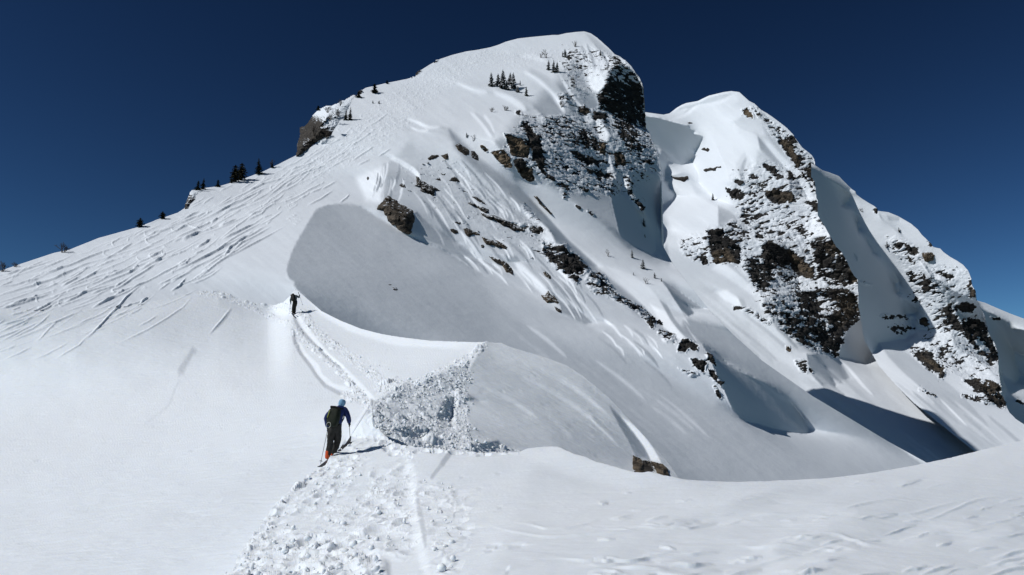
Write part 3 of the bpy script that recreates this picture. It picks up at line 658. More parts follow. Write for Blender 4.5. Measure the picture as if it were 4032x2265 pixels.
RIPPLES = []
def tone_A1():
    c = Canvas(760, 1560, 4380, 2380, 4, 214)
    P, L = c.poly, c.line
    P([(760,2380),(1000,2050),(1300,1790),(1466,1590),(1560,1740),(1700,1790),(1730,1900),(1790,2100),(1900,2380)], 226, 30)
    P([(1640,1790),(1900,1800),(2100,1800),(2050,1960),(1980,2150),(1900,2380),(1780,2380),(1740,2000)], 222, 60)
    P([(2050,1790),(2173,1762),(2350,1822),(2560,1862),(2660,1890),(2500,1930),(2250,1880)], 224, 20)
    P([(2700,1900),(3300,1890),(3700,1820),(4380,1680),(4380,1900),(3200,1990),(2700,1960)], 212, 30)
    P([(3300,1960),(4380,1820),(4380,2380),(3200,2380)], 206, 80)
    P([(900,2150),(1100,2080),(1400,2110),(1500,2200),(1520,2380),(760,2380)], 228, 30)
    L([(1175,1950),(1250,2030),(1330,2060),(1450,2075)], 226, 8, 22, taper=True)
    P([(1495,2200),(1530,2210),(1545,2300),(1540,2380),(1500,2380)], 168, 12, rag=6)
    L([(1600,1800),(1622,1880),(1630,1960),(1640,2040),(1652,2100),(1662,2180),(1690,2300)], 240, 12, 34, taper=True)
    L([(1640,1930),(1652,2010),(1668,2090),(1675,2160)], 206, 5, 14, taper=True)
    rr = random.Random(21)
    def ripple(pts, w, g=238):
        RIPPLES.append((pts, w, g))
    ripple([(1910,2055),(1940,2072),(1980,2085),(2050,2100),(2160,2116),(2300,2110),(2440,2098),(2560,2078),(2700,2055)], 7)
    ripple([(2020,2056),(2090,2068),(2130,2080),(2160,2085),(2240,2080),(2300,2067),(2365,2047)], 6)
    ripple([(2396,2047),(2440,2042),(2495,2032)], 5); ripple([(2540,2056),(2580,2045),(2632,2034)], 7)
    ripple([(2010,2190),(2090,2200),(2210,2200),(2300,2210),(2390,2203),(2480,2217),(2560,2200),(2700,2188),(2850,2172)], 8)
    ripple([(3290,2010),(3400,1985),(3520,1968),(3620,1975)], 8); ripple([(3360,2010),(3480,2022),(3600,2024),(3720,1990),(3850,1965)], 8)
    ripple([(3560,2015),(3640,2050),(3740,2015),(3850,1970),(3960,1960),(4060,1975)], 8)
    ripple([(2900,2150),(2990,2160),(3080,2148),(3190,2160)], 7); ripple([(3150,2110),(3220,2100),(3300,2108),(3360,2130),(3430,2150),(3560,2165)], 9)
    for k in range(120):
        x = rr.uniform(2300, 4300); y = 1900 + 440 * rr.random() ** .8
        top = float(np.interp(x, [p[0] for p in TOP_A1], [p[1] for p in TOP_A1]))
        if y < top + 14: y = top + rr.uniform(14, 120)
        near = max(0, (y - 1850) / 430.0)
        dens = fbm(np.array([[x / 300.0, y / 90.0, 3.3]]), 2)[0]
        if dens < -.12 and rr.random() < .8: continue
        l = rr.uniform(40, 170) * (0.5 + 1.2 * near); sl = -0.20 * max(0, min(1, (x - 2500) / 900)) + rr.uniform(-.05, .05)
        n = rr.randint(4, 7); pts = []; yy = 0
        for i in range(n):
            yy += rr.uniform(-.035, .035) * l
            pts.append((x + l * i / (n - 1), y + l * sl * i / (n - 1) + yy))
        ripple(pts, rr.uniform(1.8, 3.6) + 3.5 * near * rr.random(), rr.uniform(218, 242))
        if rr.random() < .4:
            L([(p[0] + 6, p[1] - 5 - 5 * near) for p in pts], 186, 4 + 5 * near, 8, taper=True)
    for k in range(14):       # softer dunes
        x = rr.uniform(2400, 4100); y = rr.uniform(1980, 2300); l = rr.uniform(200, 500)
        L([(x, y), (x + l * .3, y - l * .03), (x + l * .6, y - l * .11), (x + l, y - l * .14)], rr.choice([202, 205, 220]), rr.uniform(6, 14), 40, taper=True)
    for x, y, a, b in [(1950,2145,60,12),(2040,2145,70,11),(1930,2165,40,9),(1970,1995,22,7),(1820,1990,16,14),(1830,1960,14,9),(1785,1930,18,8),(1760,1946,14,9),(1830,2110,44,10),(1830,2075,50,8),(1790,2000,10,30),(1745,2215,30,22),(2000,2240,20,16),(1890,1920,26,6),(1965,1862,22,5),(1820,1875,18,6),(1735,1985,20,16)]:
        P([(x - a * .5, y + b * .6), (x - a * .1, y - b * .4), (x + a * .5, y - b * .8), (x + a * .3, y + b * .3)], 240, 4)
        P([(x - a * .6, y + b * .9), (x + a * .2, y + b * .6), (x + a * .1, y + b * 1.3), (x - a * .5, y + b * 1.5)], 178, 5)
    L([(1785,1770),(1760,1800),(1740,1830)], 176, 14, 6); L([(1735,1835),(1715,1860),(1700,1880)], 190, 8, 6)
    return c
# ================================================================== where bare rock shows through the snow
def rock_B():
    c = Canvas(1100, 100, 3000, 1640, 2, 0.0); b = Canvas(1100, 100, 3000, 1640, 4, 0.0)
    P = lambda pts, val, f=4: c.poly(pts, val, f * 1.5, rag=(5 if val < .9 else 2.5))
    L = c.line
    P([(2020,500),(2150,460),(2330,440),(2540,480),(2595,600),(2585,700),(2500,760),(2350,780),(2180,740),(2060,660),(2000,560)], .26, 20)
    P([(2210,190),(2330,190),(2440,240),(2400,330),(2300,400),(2230,380)], .20, 20)
    P([(1560,640),(1800,600),(2000,760),(2200,960),(2100,1020),(1900,960),(1700,840),(1580,740)], .13, 20)
    P([(2373,348),(2400,300),(2440,262),(2477,270),(2512,302),(2532,352),(2546,449),(2546,488),(2524,507),(2473,480),(2415,449),(2360,430),(2353,372)], .80, 8)
    P([(2390,290),(2420,240),(2460,240),(2510,300),(2500,330),(2440,330)], .52, 8)
    P([(2415,449),(2470,470),(2545,490),(2560,530),(2545,560),(2532,604),(2485,616),(2454,566),(2423,507)], .62, 8)
    P([(2500,500),(2560,520),(2592,600),(2575,640),(2530,600)], .34, 8)
    P([(2139,465),(2229,457),(2272,488),(2300,520),(2357,554),(2360,593),(2310,590),(2260,577),(2163,558),(2136,511)], .47, 8)
    P([(2270,515),(2300,520),(2357,554),(2352,590),(2300,575)], .72, 6)
    P([(2066,505),(2100,515),(2125,545),(2130,600),(2140,620),(2142,645),(2120,648),(2098,625),(2085,560)], 1.1, 3)
    P([(1984,527),(2011,531),(2050,550),(2085,585),(2081,620),(2031,618),(2012,612),(2000,566)], 1.1, 3)
    P([(1934,600),(1980,589),(2011,624),(2015,659),(2010,662),(1988,659),(1957,628)], 1.1, 3)
    P([(2019,628),(2058,626),(2075,655),(2093,667),(2105,710),(2081,717),(2058,702),(2027,655)], 1.1, 3)
    b.poly([(1984,527),(2050,545),(2085,585),(2081,620),(2012,612)], .9, 8); b.poly([(1934,600),(1980,585),(2015,624),(2018,662),(1988,662)], 1.0, 8); b.poly([(2019,660),(2093,667),(2105,715),(2060,705)], .5, 8)
    P([(2030,435),(2048,434),(2058,450),(2044,456),(2032,450)], 1, 4); P([(2050,480),(2075,478),(2098,510),(2060,508)], .9, 5)
    L([(1900,580),(1915,592)], 1, 12, 4); b.line([(1900,580),(1920,595)], 1, 14)
    P([(2240,593),(2270,598),(2299,616),(2365,636),(2360,655),(2318,647),(2260,622)], .95, 6)
    P([(2275,651),(2318,664),(2388,680),(2419,700),(2395,708),(2350,700),(2310,676)], .78, 6)
    P([(2209,651),(2240,655),(2238,678),(2213,671)], .95, 4)
    P([(2419,597),(2458,612),(2463,655),(2447,655),(2420,644)], 1.1, 3); P([(2360,558),(2384,568),(2382,590),(2386,616),(2360,606)], 1.05, 3)
    b.poly([(2355,550),(2390,560),(2386,616),(2358,606)], .8, 6); b.poly([(2415,590),(2465,610),(2465,658),(2418,645)], .4, 6)
    P([(2500,600),(2580,610),(2585,650),(2535,665),(2510,640)], .46, 8)
    L([(2463,690),(2480,730),(2482,765),(2505,792),(2530,820)], .58, 16, 6); L([(2506,796),(2534,822)], 1, 7, 3)
    L([(2124,663),(2150,690),(2180,715)], 1, 10, 4); L([(2198,721),(2236,745)], .62, 12, 6)
    for x0, y0, x1, y1, r in [(2260,717,2320,760,.55),(2365,725,2440,770,.5),(2200,745,2240,780,.5),(2150,600,2230,660,.42),(2240,660,2270,690,.5)]:
        P([(x0, y0), ((x0 + x1) / 2, y0), (x1, y1), ((x0 + x1) / 2, y1)], r, 8)
    L([(2270,812),(2283,822)], .9, 8, 3); L([(2316,832),(2333,846)], .75, 8, 4)
    P([(2221,205),(2275,205),(2275,250),(2240,245)], .55, 8); P([(2275,205),(2318,205),(2318,240),(2290,250)], .5, 8); P([(2205,247),(2318,250),(2318,290),(2230,280)], .4, 8)
    P([(2388,220),(2442,225),(2440,246),(2400,240)], .7, 6); P([(2325,195),(2372,200),(2372,226),(2330,220)], .52, 6); P([(2236,275),(2275,275),(2275,350),(2246,350)], .36, 8)
    P([(2300,295),(2335,296),(2330,308),(2305,306)], .72, 4); P([(2376,250),(2398,250),(2398,275),(2378,270)], .6, 5)
    P([(2190,368),(2262,372),(2265,412),(2200,405)], .42, 8); P([(2272,420),(2300,416),(2325,445),(2300,452),(2275,442)], .88, 5); P([(2330,437),(2388,450),(2388,472),(2340,468)], .88, 5)
    b.poly([(2272,420),(2325,420),(2325,452),(2275,450)], .6, 6)
    P([(2050,448),(2130,452),(2115,470),(2050,462)], .35, 6)
    # rib rocks
    P([(2100,888),(2143,900),(2140,918),(2105,924),(2080,910)], .85, 5)
    P([(2134,948),(2177,966),(2227,964),(2231,987),(2270,1003),(2322,1061),(2285,1086),(2266,1117),(2215,1075),(2157,1022),(2138,1003)], .74, 7)
    P([(2326,1066),(2373,1078),(2408,1128),(2392,1167),(2330,1151),(2305,1105)], .6, 8)
    L([(2396,1150),(2440,1180),(2480,1200),(2520,1222),(2566,1268)], .54, 22, 8)
    L([(2555,1262),(2568,1288)], .9, 12, 4); L([(2590,1270),(2606,1280)], 1, 7, 3); L([(2598,1308),(2650,1325)], .66, 14, 6); P([(2606,1318),(2660,1320),(2660,1350),(2615,1348)], .52, 6)
    P([(2687,1334),(2711,1338),(2748,1358),(2746,1382),(2728,1380),(2712,1362),(2700,1390),(2668,1386),(2672,1365)], 1.05, 4)
    P([(2715,1412),(2773,1420),(2785,1431),(2770,1470),(2745,1450)], 1.05, 4); P([(2777,1392),(2796,1392),(2820,1443),(2800,1430),(2786,1410)], 1.05, 4)
    P([(2789,1454),(2816,1458),(2824,1496),(2847,1505),(2840,1524),(2812,1500)], 1.05, 4); P([(2668,1445),(2711,1462),(2750,1472),(2719,1486)], .72, 5); L([(2814,1524),(2825,1545),(2835,1565)], .65, 10, 4)
    P([(2050,800),(2090,830),(2130,870),(2110,890),(2070,850)], .34, 8); P([(1965,870),(2080,880),(2090,900),(2020,900)], .45, 6)
    P([(1170,500),(1215,470),(1300,415),(1400,368),(1400,385),(1330,430),(1260,470),(1220,520)], .36, 8)
    L([(1622,304),(1655,282)], .9, 6, 3); L([(1403,372),(1420,362)], 1, 12, 3); L([(1710,246),(1722,240)], .8, 4, 3)
    P([(735,800),(760,770),(790,790),(750,820)], .8, 5)
    c.a = .62 * c.a + .38 * blur(c.a, 9)
    return c, b

def rock_C():
    c = Canvas(2500, 340, 3480, 1560, 2, 0.0); b = Canvas(2500, 340, 3480, 1560, 4, 0.0)
    P = lambda pts, val, f=4: c.poly(pts, val, f * 1.5, rag=(5 if val < .9 else 2.5))
    L = c.line
    P([(2870,680),(3000,620),(3130,660),(3240,800),(3330,960),(3385,1150),(3360,1280),(3250,1390),(3120,1330),(3000,1200),(2900,1050),(2690,1000),(2680,940),(2800,900),(2900,860)], .27, 20)
    P([(2921,433),(2939,425),(2966,453),(2967,468),(2939,460)], 1.05, 4); b.poly([(2930,420),(2970,450),(2970,470),(2930,460)], 1, 6)
    P([(2954,420),(2984,424),(2978,436),(2958,430)], .9, 4); L([(2978,440),(2990,460)], .7, 10, 5)
    P([(2990,440),(3043,470),(3100,520),(3140,570),(3200,620),(3215,720),(3180,700),(3120,640),(3060,560),(3010,500)], .42, 8)
    P([(3063,550),(3106,557),(3121,589),(3152,643),(3141,664),(3106,615)], .95, 5); b.poly([(3063,545),(3110,555),(3150,640),(3140,660)], .5, 8)
    P([(3106,530),(3126,535),(3140,565),(3115,570)], .85, 5); P([(3172,658),(3207,640),(3219,690),(3217,740),(3190,712)], .86, 5)
    P([(3141,666),(3170,690),(3199,736),(3213,758),(3180,716)], .95, 5); b.poly([(3172,658),(3207,640),(3219,690),(3217,740)], .3, 8)
    P([(2859,738),(2900,745),(2930,757),(2927,787),(2890,780),(2862,755)], .85, 5); L([(2900,715),(2918,720)], .95, 12, 5)
    P([(2947,700),(2965,688),(2986,698),(2984,709),(2950,708)], .9, 4); L([(3012,653),(3046,672)], .9, 13, 5); L([(3040,682),(3079,698)], .9, 11, 4)
    P([(3102,674),(3122,684),(3124,706),(3106,706)], 1, 4); P([(2947,721),(3005,730),(3005,806),(2955,790)], .5, 8)
    P([(3009,756),(3055,748),(3117,760),(3131,795),(3102,812),(3036,795)], 1.0, 5); b.poly([(3009,752),(3055,748),(3117,760),(3125,790),(3102,812)], .35, 8)
    P([(3013,713),(3106,713),(3110,744),(3020,744)], .4, 6); P([(3180,806),(3211,789),(3242,802),(3263,841),(3259,866),(3226,836)], .8, 6)
    P([(2908,806),(3005,815),(3005,892),(2930,890)], .5, 8); P([(3063,872),(3184,875),(3184,905),(3080,905)], .45, 8); P([(3100,800),(3160,800),(3165,840),(3110,830)], .22, 8)
    P([(2786,913),(2817,901),(2841,913),(2895,948),(2915,986),(2916,1033),(2880,1042),(2810,1034),(2794,986)], .86, 6)
    b.poly([(2800,1000),(2860,980),(2900,1040),(2810,1036)], .6, 10)
    P([(2674,950),(2720,925),(2790,930),(2790,1030),(2740,1030),(2690,1000)], .43, 8); P([(2763,1010),(2782,1010),(2786,1042),(2765,1040)], .95, 4)
    P([(2841,905),(2880,870),(2900,880),(2969,930),(2960,950),(2915,940),(2890,945)], .5, 7); P([(2973,916),(2996,920),(3004,938),(2978,936)], .95, 4)
    P([(3007,893),(3050,885),(3090,925),(3085,945),(3040,930)], .5, 7); P([(3066,875),(3130,890),(3185,875),(3182,916),(3110,912)], .5, 7); L([(3165,930),(3180,955)], .6, 10, 5)
    P([(3000,967),(3035,948),(3089,982),(3124,986),(3163,1029),(3207,1066),(3203,1104),(3163,1091),(3116,1058),(3058,1035),(3011,1035)], .95, 5); b.poly([(3100,985),(3163,1029),(3205,1064),(3201,1103),(3130,1060)], .55, 8)
    P([(2930,1017),(2988,1017),(3043,1048),(3048,1095),(3022,1142),(2988,1150),(2957,1110),(2942,1064)], .7, 7)
    P([(3050,1040),(3110,1060),(3150,1100),(3140,1130),(3060,1100)], .42, 8)
    P([(3194,948),(3240,932),(3291,934),(3335,960),(3352,1000),(3378,1030),(3382,1122),(3337,1124),(3260,1130),(3221,1072),(3209,1017)], .68, 7); b.poly([(3230,930),(3320,950),(3350,1020),(3250,1000)], .3, 12); b.poly([(3345,1020),(3382,1030),(3382,1125),(3350,1110)], .5, 8)
    P([(3300,890),(3330,920),(3360,980),(3340,990),(3310,940)], .5, 6)
    P([(3132,1145),(3201,1145),(3279,1138),(3357,1149),(3397,1219),(3379,1256),(3332,1299),(3320,1352),(3306,1372),(3302,1409),(3238,1385),(3207,1335),(3155,1240),(3135,1188)], .80, 7)
    P([(3213,1165),(3290,1163),(3300,1235),(3225,1240)], .47, 10); P([(3205,1250),(3260,1240),(3280,1290),(3230,1300)], .52, 10); b.poly([(3280,1150),(3360,1150),(3390,1220),(3300,1290)], .35, 14)
    P([(3019,1149),(3100,1160),(3140,1200),(3130,1240),(3060,1250),(3010,1180)], .36, 8); P([(3040,1240),(3130,1230),(3200,1330),(3230,1390),(3140,1350),(3070,1290)], .62, 8)
    P([(2998,1180),(3040,1190),(3060,1240),(3040,1270),(3005,1220)], .5, 7)
    P([(2922,1212),(2950,1212),(2990,1240),(2992,1262),(2955,1240)], .75, 6); P([(2887,1205),(2912,1206),(2910,1220),(2890,1222)], .75, 4); L([(3005,1262),(3025,1270)], .7, 14, 6)
    P([(3094,1364),(3110,1364),(3114,1387),(3098,1384)], .9, 4); P([(3129,1420),(3178,1418),(3176,1470),(3150,1460)], .68, 6); L([(3190,1455),(3196,1465)], 1, 7, 3)
    b.poly([(3090,1360),(3118,1360),(3118,1390),(3095,1388)], .8, 6)
    L([(3390,1105),(3430,1122)], .7, 10, 4); L([(3392,1145),(3412,1158)], .6, 10, 4)
    c.a = .62 * c.a + .38 * blur(c.a, 7)
    return c, b

def rock_D():
    c = Canvas(3200, 640, 4060, 1660, 2, 0.0); b = Canvas(3200, 640, 4060, 1660, 4, 0.0)
    P = lambda pts, val, f=4: c.poly(pts, val, f * 1.5, rag=(5 if val < .9 else 2.5))
    L = c.line
    P([(3490,930),(3600,960),(3700,1040),(3830,1080),(3850,1200),(3920,1380),(3950,1560),(3850,1560),(3720,1460),(3600,1400),(3650,1280),(3590,1150),(3540,1040)], .26, 20)
    P([(3438,826),(3446,820),(3456,824),(3453,842),(3444,840)], 1.05, 3)
    P([(3486,935),(3548,937),(3595,968),(3624,1013),(3607,1040),(3556,1015),(3513,997)], .48, 8); P([(3560,965),(3590,975),(3620,1010),(3600,1012)], .8, 6)
    P([(3673,1059),(3712,1067),(3754,1083),(3760,1104),(3730,1100),(3690,1075)], .72, 6); P([(3731,1055),(3812,1062),(3824,1137),(3760,1120)], .28, 8)
    P([(3805,1125),(3826,1118),(3842,1150),(3846,1180),(3820,1160)], .9, 5); b.poly([(3805,1125),(3830,1118),(3846,1180)], .4, 8)
    P([(3568,1071),(3626,1086),(3690,1106),(3686,1145),(3638,1147),(3595,1106)], .58, 8); P([(3620,1110),(3680,1100),(3680,1150),(3640,1150)], .75, 6); P([(3576,1166),(3630,1170),(3628,1194),(3590,1188)], .46, 6)
    P([(3712,1190),(3743,1201),(3770,1255),(3800,1317),(3790,1320),(3750,1294),(3723,1255)], .86, 6); P([(3661,1216),(3715,1210),(3740,1306),(3690,1300)], .46, 8)
    P([(3611,1255),(3640,1250),(3660,1275),(3655,1292),(3620,1278)], 1.05, 4); b.poly([(3608,1250),(3660,1270),(3655,1294)], .9, 6)
    P([(3762,1200),(3800,1190),(3835,1200),(3832,1234),(3790,1232)], .86, 6)
    P([(3789,1263),(3830,1256),(3875,1253),(3899,1317),(3922,1372),(3932,1411),(3908,1440),(3882,1410),(3840,1374),(3809,1335)], .84, 6)
    P([(3835,1318),(3860,1335),(3900,1390),(3885,1400),(3845,1360)], .2, 6)
    P([(3455,1242),(3500,1240),(3584,1244),(3580,1258),(3480,1259)], .74, 5); P([(3494,1288),(3540,1276),(3607,1288),(3604,1306),(3530,1316)], .64, 6); P([(3570,1366),(3610,1365),(3668,1380),(3660,1392),(3590,1390)], .5, 6)
    P([(3595,1395),(3673,1385),(3676,1426),(3723,1447),(3719,1475),(3688,1473),(3646,1451)], .9, 6); b.poly([(3620,1400),(3720,1450),(3700,1475)], .5, 10)
    P([(3669,1364),(3760,1370),(3789,1440),(3740,1449),(3690,1410)], .45, 8); P([(3692,1474),(3716,1474),(3714,1494),(3696,1490)], .92, 4)
    P([(3793,1496),(3848,1494),(3934,1509),(3946,1566),(3966,1599),(3954,1610),(3906,1587),(3859,1546),(3820,1523)], .84, 6); b.poly([(3850,1500),(3930,1510),(3940,1580),(3880,1560)], .35, 12)
    L([(3793,1560),(3840,1570),(3886,1585)], .6, 14, 6); L([(3622,1535),(3634,1538)], .95, 10, 4); L([(3650,1548),(3680,1560)], .7, 7, 4)
    P([(3650,1100),(3690,1110),(3700,1180),(3670,1180)], .4, 8); P([(3380,1105),(3440,1120),(3430,1130),(3390,1115)], .5, 5)
    P([(3645,935),(3665,950),(3680,974),(3660,972)], .5, 5)
    c.a = .62 * c.a + .38 * blur(c.a, 6)
    return c, b

def rock_E():
    c = Canvas(3800, 1160, 4380, 2000, 4, 0.0)
    c.line([(3900,1254),(3935,1258)], .6, 8, 4); c.line([(4005,1580),(4032,1592)], .8, 8, 4)
    return c, Canvas(3800, 1160, 4380, 2000, 8, 0.0)
# ================================================================== materials
def new_mat(name):
    m = bpy.data.materials.new(name); m.use_nodes = True
    nt = m.node_tree; nt.nodes.clear()
    out = nt.nodes.new("ShaderNodeOutputMaterial")
    return m, nt, out

def N(nt, typ, **kw):
    n = nt.nodes.new(typ)
    for k, v in kw.items():
        if hasattr(n, k): setattr(n, k, v)
        else: n.inputs[k.replace('_', ' ')].default_value = v
    return n

def snow_nodes(nt, scale=1.0, bump=0.25):
    L = nt.links
    tc = N(nt, "ShaderNodeTexCoord")
    n1 = N(nt, "ShaderNodeTexNoise"); n1.inputs["Scale"].default_value = 2.2 * scale; n1.inputs["Detail"].default_value = 6; n1.inputs["Roughness"].default_value = .62
    n2 = N(nt, "ShaderNodeTexNoise"); n2.inputs["Scale"].default_value = 0.05 * scale; n2.inputs["Detail"].default_value = 3
    L.new(tc.outputs["Object"], n1.inputs["Vector"]); L.new(tc.outputs["Object"], n2.inputs["Vector"])
    cr = N(nt, "ShaderNodeValToRGB")
    cr.color_ramp.elements[0].position = .3; cr.color_ramp.elements[0].color = (0.79, 0.85, 0.92, 1)
    cr.color_ramp.elements[1].position = .7; cr.color_ramp.elements[1].color = (0.83, 0.875, 0.935, 1)
    L.new(n2.outputs["Fac"], cr.inputs["Fac"])
    bp = N(nt, "ShaderNodeBump"); bp.inputs["Strength"].default_value = bump; bp.inputs["Distance"].default_value = 0.05 / scale
    L.new(n1.outputs["Fac"], bp.inputs["Height"])
    bs = N(nt, "ShaderNodeBsdfPrincipled"); bs.inputs["Roughness"].default_value = .62; bs.inputs["Specular IOR Level"].default_value = .18
    L.new(cr.outputs["Color"], bs.inputs["Base Color"]); L.new(bp.outputs["Normal"], bs.inputs["Normal"])
    return bs, tc

def rock_nodes(nt, tc, scale=1.0, brown=None, bright=1.0):
    L = nt.links
    n1 = N(nt, "ShaderNodeTexNoise"); n1.inputs["Scale"].default_value = .45 * scale; n1.inputs["Detail"].default_value = 8; n1.inputs["Roughness"].default_value = .68
    mp = N(nt, "ShaderNodeMapping"); mp.inputs["Rotation"].default_value = (0.2, 0.35, 0.3); mp.inputs["Scale"].default_value = (1, 1, 2.6)
    L.new(tc.outputs["Object"], mp.inputs["Vector"]); L.new(mp.outputs["Vector"], n1.inputs["Vector"])
    cr = N(nt, "ShaderNodeValToRGB"); e = cr.color_ramp.elements
    e[0].position = .30; e[0].color = (0.012 * bright, 0.012 * bright, 0.013 * bright, 1)
    e[1].position = .72; e[1].color = (0.085 * bright, 0.078 * bright, 0.068 * bright, 1)
    k = e.new(.5); k.color = (0.036 * bright, 0.034 * bright, 0.033 * bright, 1)
    L.new(n1.outputs["Fac"], cr.inputs["Fac"])
    cb = N(nt, "ShaderNodeValToRGB"); e = cb.color_ramp.elements
    e[0].position = .32; e[0].color = (0.045, 0.036, 0.026, 1); e[1].position = .68; e[1].color = (0.27, 0.205, 0.135, 1)
    L.new(n1.outputs["Fac"], cb.inputs["Fac"])
    mx = N(nt, "ShaderNodeMix", data_type='RGBA')
    L.new(cr.outputs["Color"], mx.inputs["A"]); L.new(cb.outputs["Color"], mx.inputs["B"])
    if brown is not None: L.new(brown, mx.inputs["Factor"])
    else: mx.inputs["Factor"].default_value = .25
    vo = N(nt, "ShaderNodeTexVoronoi", feature='DISTANCE_TO_EDGE'); vo.inputs["Scale"].default_value = .55 * scale
    L.new(mp.outputs["Vector"], vo.inputs["Vector"])
    ck = N(nt, "ShaderNodeMapRange"); ck.inputs[1].default_value = 0; ck.inputs[2].default_value = .09; ck.inputs[3].default_value = .55; ck.inputs[4].default_value = 1
    L.new(vo.outputs["Distance"], ck.inputs[0])
    mu = N(nt, "ShaderNodeMix", data_type='RGBA', blend_type='MULTIPLY'); mu.inputs["Factor"].default_value = 1
    L.new(mx.outputs["Result"], mu.inputs["A"]); L.new(ck.outputs[0], mu.inputs["B"])
    bp = N(nt, "ShaderNodeBump"); bp.inputs["Strength"].default_value = .8; bp.inputs["Distance"].default_value = .35 / scale
    ad = N(nt, "ShaderNodeMath", operation='ADD'); L.new(n1.outputs["Fac"], ad.inputs[0]); L.new(ck.outputs[0], ad.inputs[1])
    L.new(ad.outputs[0], bp.inputs["Height"])
    bs = N(nt, "ShaderNodeBsdfPrincipled"); bs.inputs["Roughness"].default_value = .85; bs.inputs["Specular IOR Level"].default_value = .2
    L.new(mu.outputs["Result"], bs.inputs["Base Color"]); L.new(bp.outputs["Normal"], bs.inputs["Normal"])
    return bs

def make_snow(name, scale, bump, sss=0.0):
    m, nt, out = new_mat(name)
    bs, tc = snow_nodes(nt, scale, bump)
    if sss:
        bs.inputs['Subsurface Weight'].default_value = sss; bs.inputs['Subsurface Radius'].default_value = (1.0, 1.1, 1.3); bs.inputs['Subsurface Scale'].default_value = .05
    nt.links.new(bs.outputs[0], out.inputs[0])
    return m

def make_mountain(name):
    m, nt, out = new_mat(name)
    L = nt.links
    bs, tc = snow_nodes(nt, .25, .3)
    ab = N(nt, "ShaderNodeAttribute", attribute_name="brown"); ar = N(nt, "ShaderNodeAttribute", attribute_name="rock")
    rk = rock_nodes(nt, tc, 1.0, ab.outputs["Fac"])
    nz = N(nt, "ShaderNodeTexNoise"); nz.inputs["Scale"].default_value = 1.1; nz.inputs["Detail"].default_value = 5; nz.inputs["Roughness"].default_value = .7
    L.new(tc.outputs["Object"], nz.inputs["Vector"])
    mr = N(nt, "ShaderNodeMapRange"); mr.inputs[1].default_value = 0; mr.inputs[2].default_value = 1; mr.inputs[3].default_value = -.22; mr.inputs[4].default_value = .22
    L.new(nz.outputs["Fac"], mr.inputs[0])
    ad = N(nt, "ShaderNodeMath", operation='ADD'); L.new(ar.outputs["Fac"], ad.inputs[0]); L.new(mr.outputs[0], ad.inputs[1])
    st = N(nt, "ShaderNodeMapRange", interpolation_type='SMOOTHSTEP'); st.inputs[1].default_value = .46; st.inputs[2].default_value = .54
    L.new(ad.outputs[0], st.inputs[0])
    mx = N(nt, "ShaderNodeMixShader")
    L.new(st.outputs[0], mx.inputs[0]); L.new(bs.outputs[0], mx.inputs[1]); L.new(rk.outputs[0], mx.inputs[2])
    L.new(mx.outputs[0], out.inputs[0])
    return m

def make_rock(name, scale, brown, bright):
    """rock that keeps snow on its upward faces"""
    m, nt, out = new_mat(name)
    L = nt.links
    bs, tc = snow_nodes(nt, .5, .2)
    v = N(nt, "ShaderNodeValue"); v.outputs[0].default_value = brown
    rk = rock_nodes(nt, tc, scale, v.outputs[0], bright)
    ar = N(nt, "ShaderNodeAttribute", attribute_name="snow")
    nz = N(nt, "ShaderNodeTexNoise"); nz.inputs["Scale"].default_value = 1.6 * scale; nz.inputs["Detail"].default_value = 5
    L.new(tc.outputs["Object"], nz.inputs["Vector"])
    ad = N(nt, "ShaderNodeMath", operation='ADD'); L.new(ar.outputs["Fac"], ad.inputs[0]); L.new(nz.outputs["Fac"], ad.inputs[1])
    st = N(nt, "ShaderNodeMapRange", interpolation_type='SMOOTHSTEP'); st.inputs[1].default_value = .97; st.inputs[2].default_value = 1.03
    L.new(ad.outputs[0], st.inputs[0])
    mx = N(nt, "ShaderNodeMixShader")
    L.new(st.outputs[0], mx.inputs[0]); L.new(rk.outputs[0], mx.inputs[1]); L.new(bs.outputs[0], mx.inputs[2])
    L.new(mx.outputs[0], out.inputs[0])
    return m

MAT_MOUNTAIN = make_mountain("snow_over_rock")
MAT_SNOW = make_snow("snow_near", 2.5, .35, .6)
MAT_SNOW_SLOPE = make_snow("snow_slope", .6, .3, .45)

# ================================================================== relief of each sheet
tA1, tA2, tB, tC, tD, tE = [prof(x) for x in (TOP_A1, TOP_A2, TOP_B, TOP_C, TOP_D, TOP_E)]
TOPF = {'A1': tA1, 'A2': tA2, 'B': tB, 'C': tC, 'D': tD, 'E': tE}
def under_near(u): return np.minimum(np.where(u < 2620, tA2(np.minimum(u, 2640)), 1e9), tA1(u))
BOT = {'A1': lambda u: 2345 + 0 * u, 'A2': lambda u: np.where(u < 850, 2345, tA1(u) + 150), 'B': lambda u: np.where(u < 1150, tA2(u) + 6, under_near(u) + 230),
       'C': lambda u: np.where(u < 2640, 1080, np.minimum(tB(u), 2000) + 90), 'D': lambda u: np.minimum(tC(u) + 90, 2000), 'E': lambda u: np.minimum(tD(u) + 120, 2000)}
LND = {}
WIND = {'B': 9.0, 'C': 9.0, 'D': 9.0, 'E': 6.0, 'A2': 6.0, 'A1': 7.0}
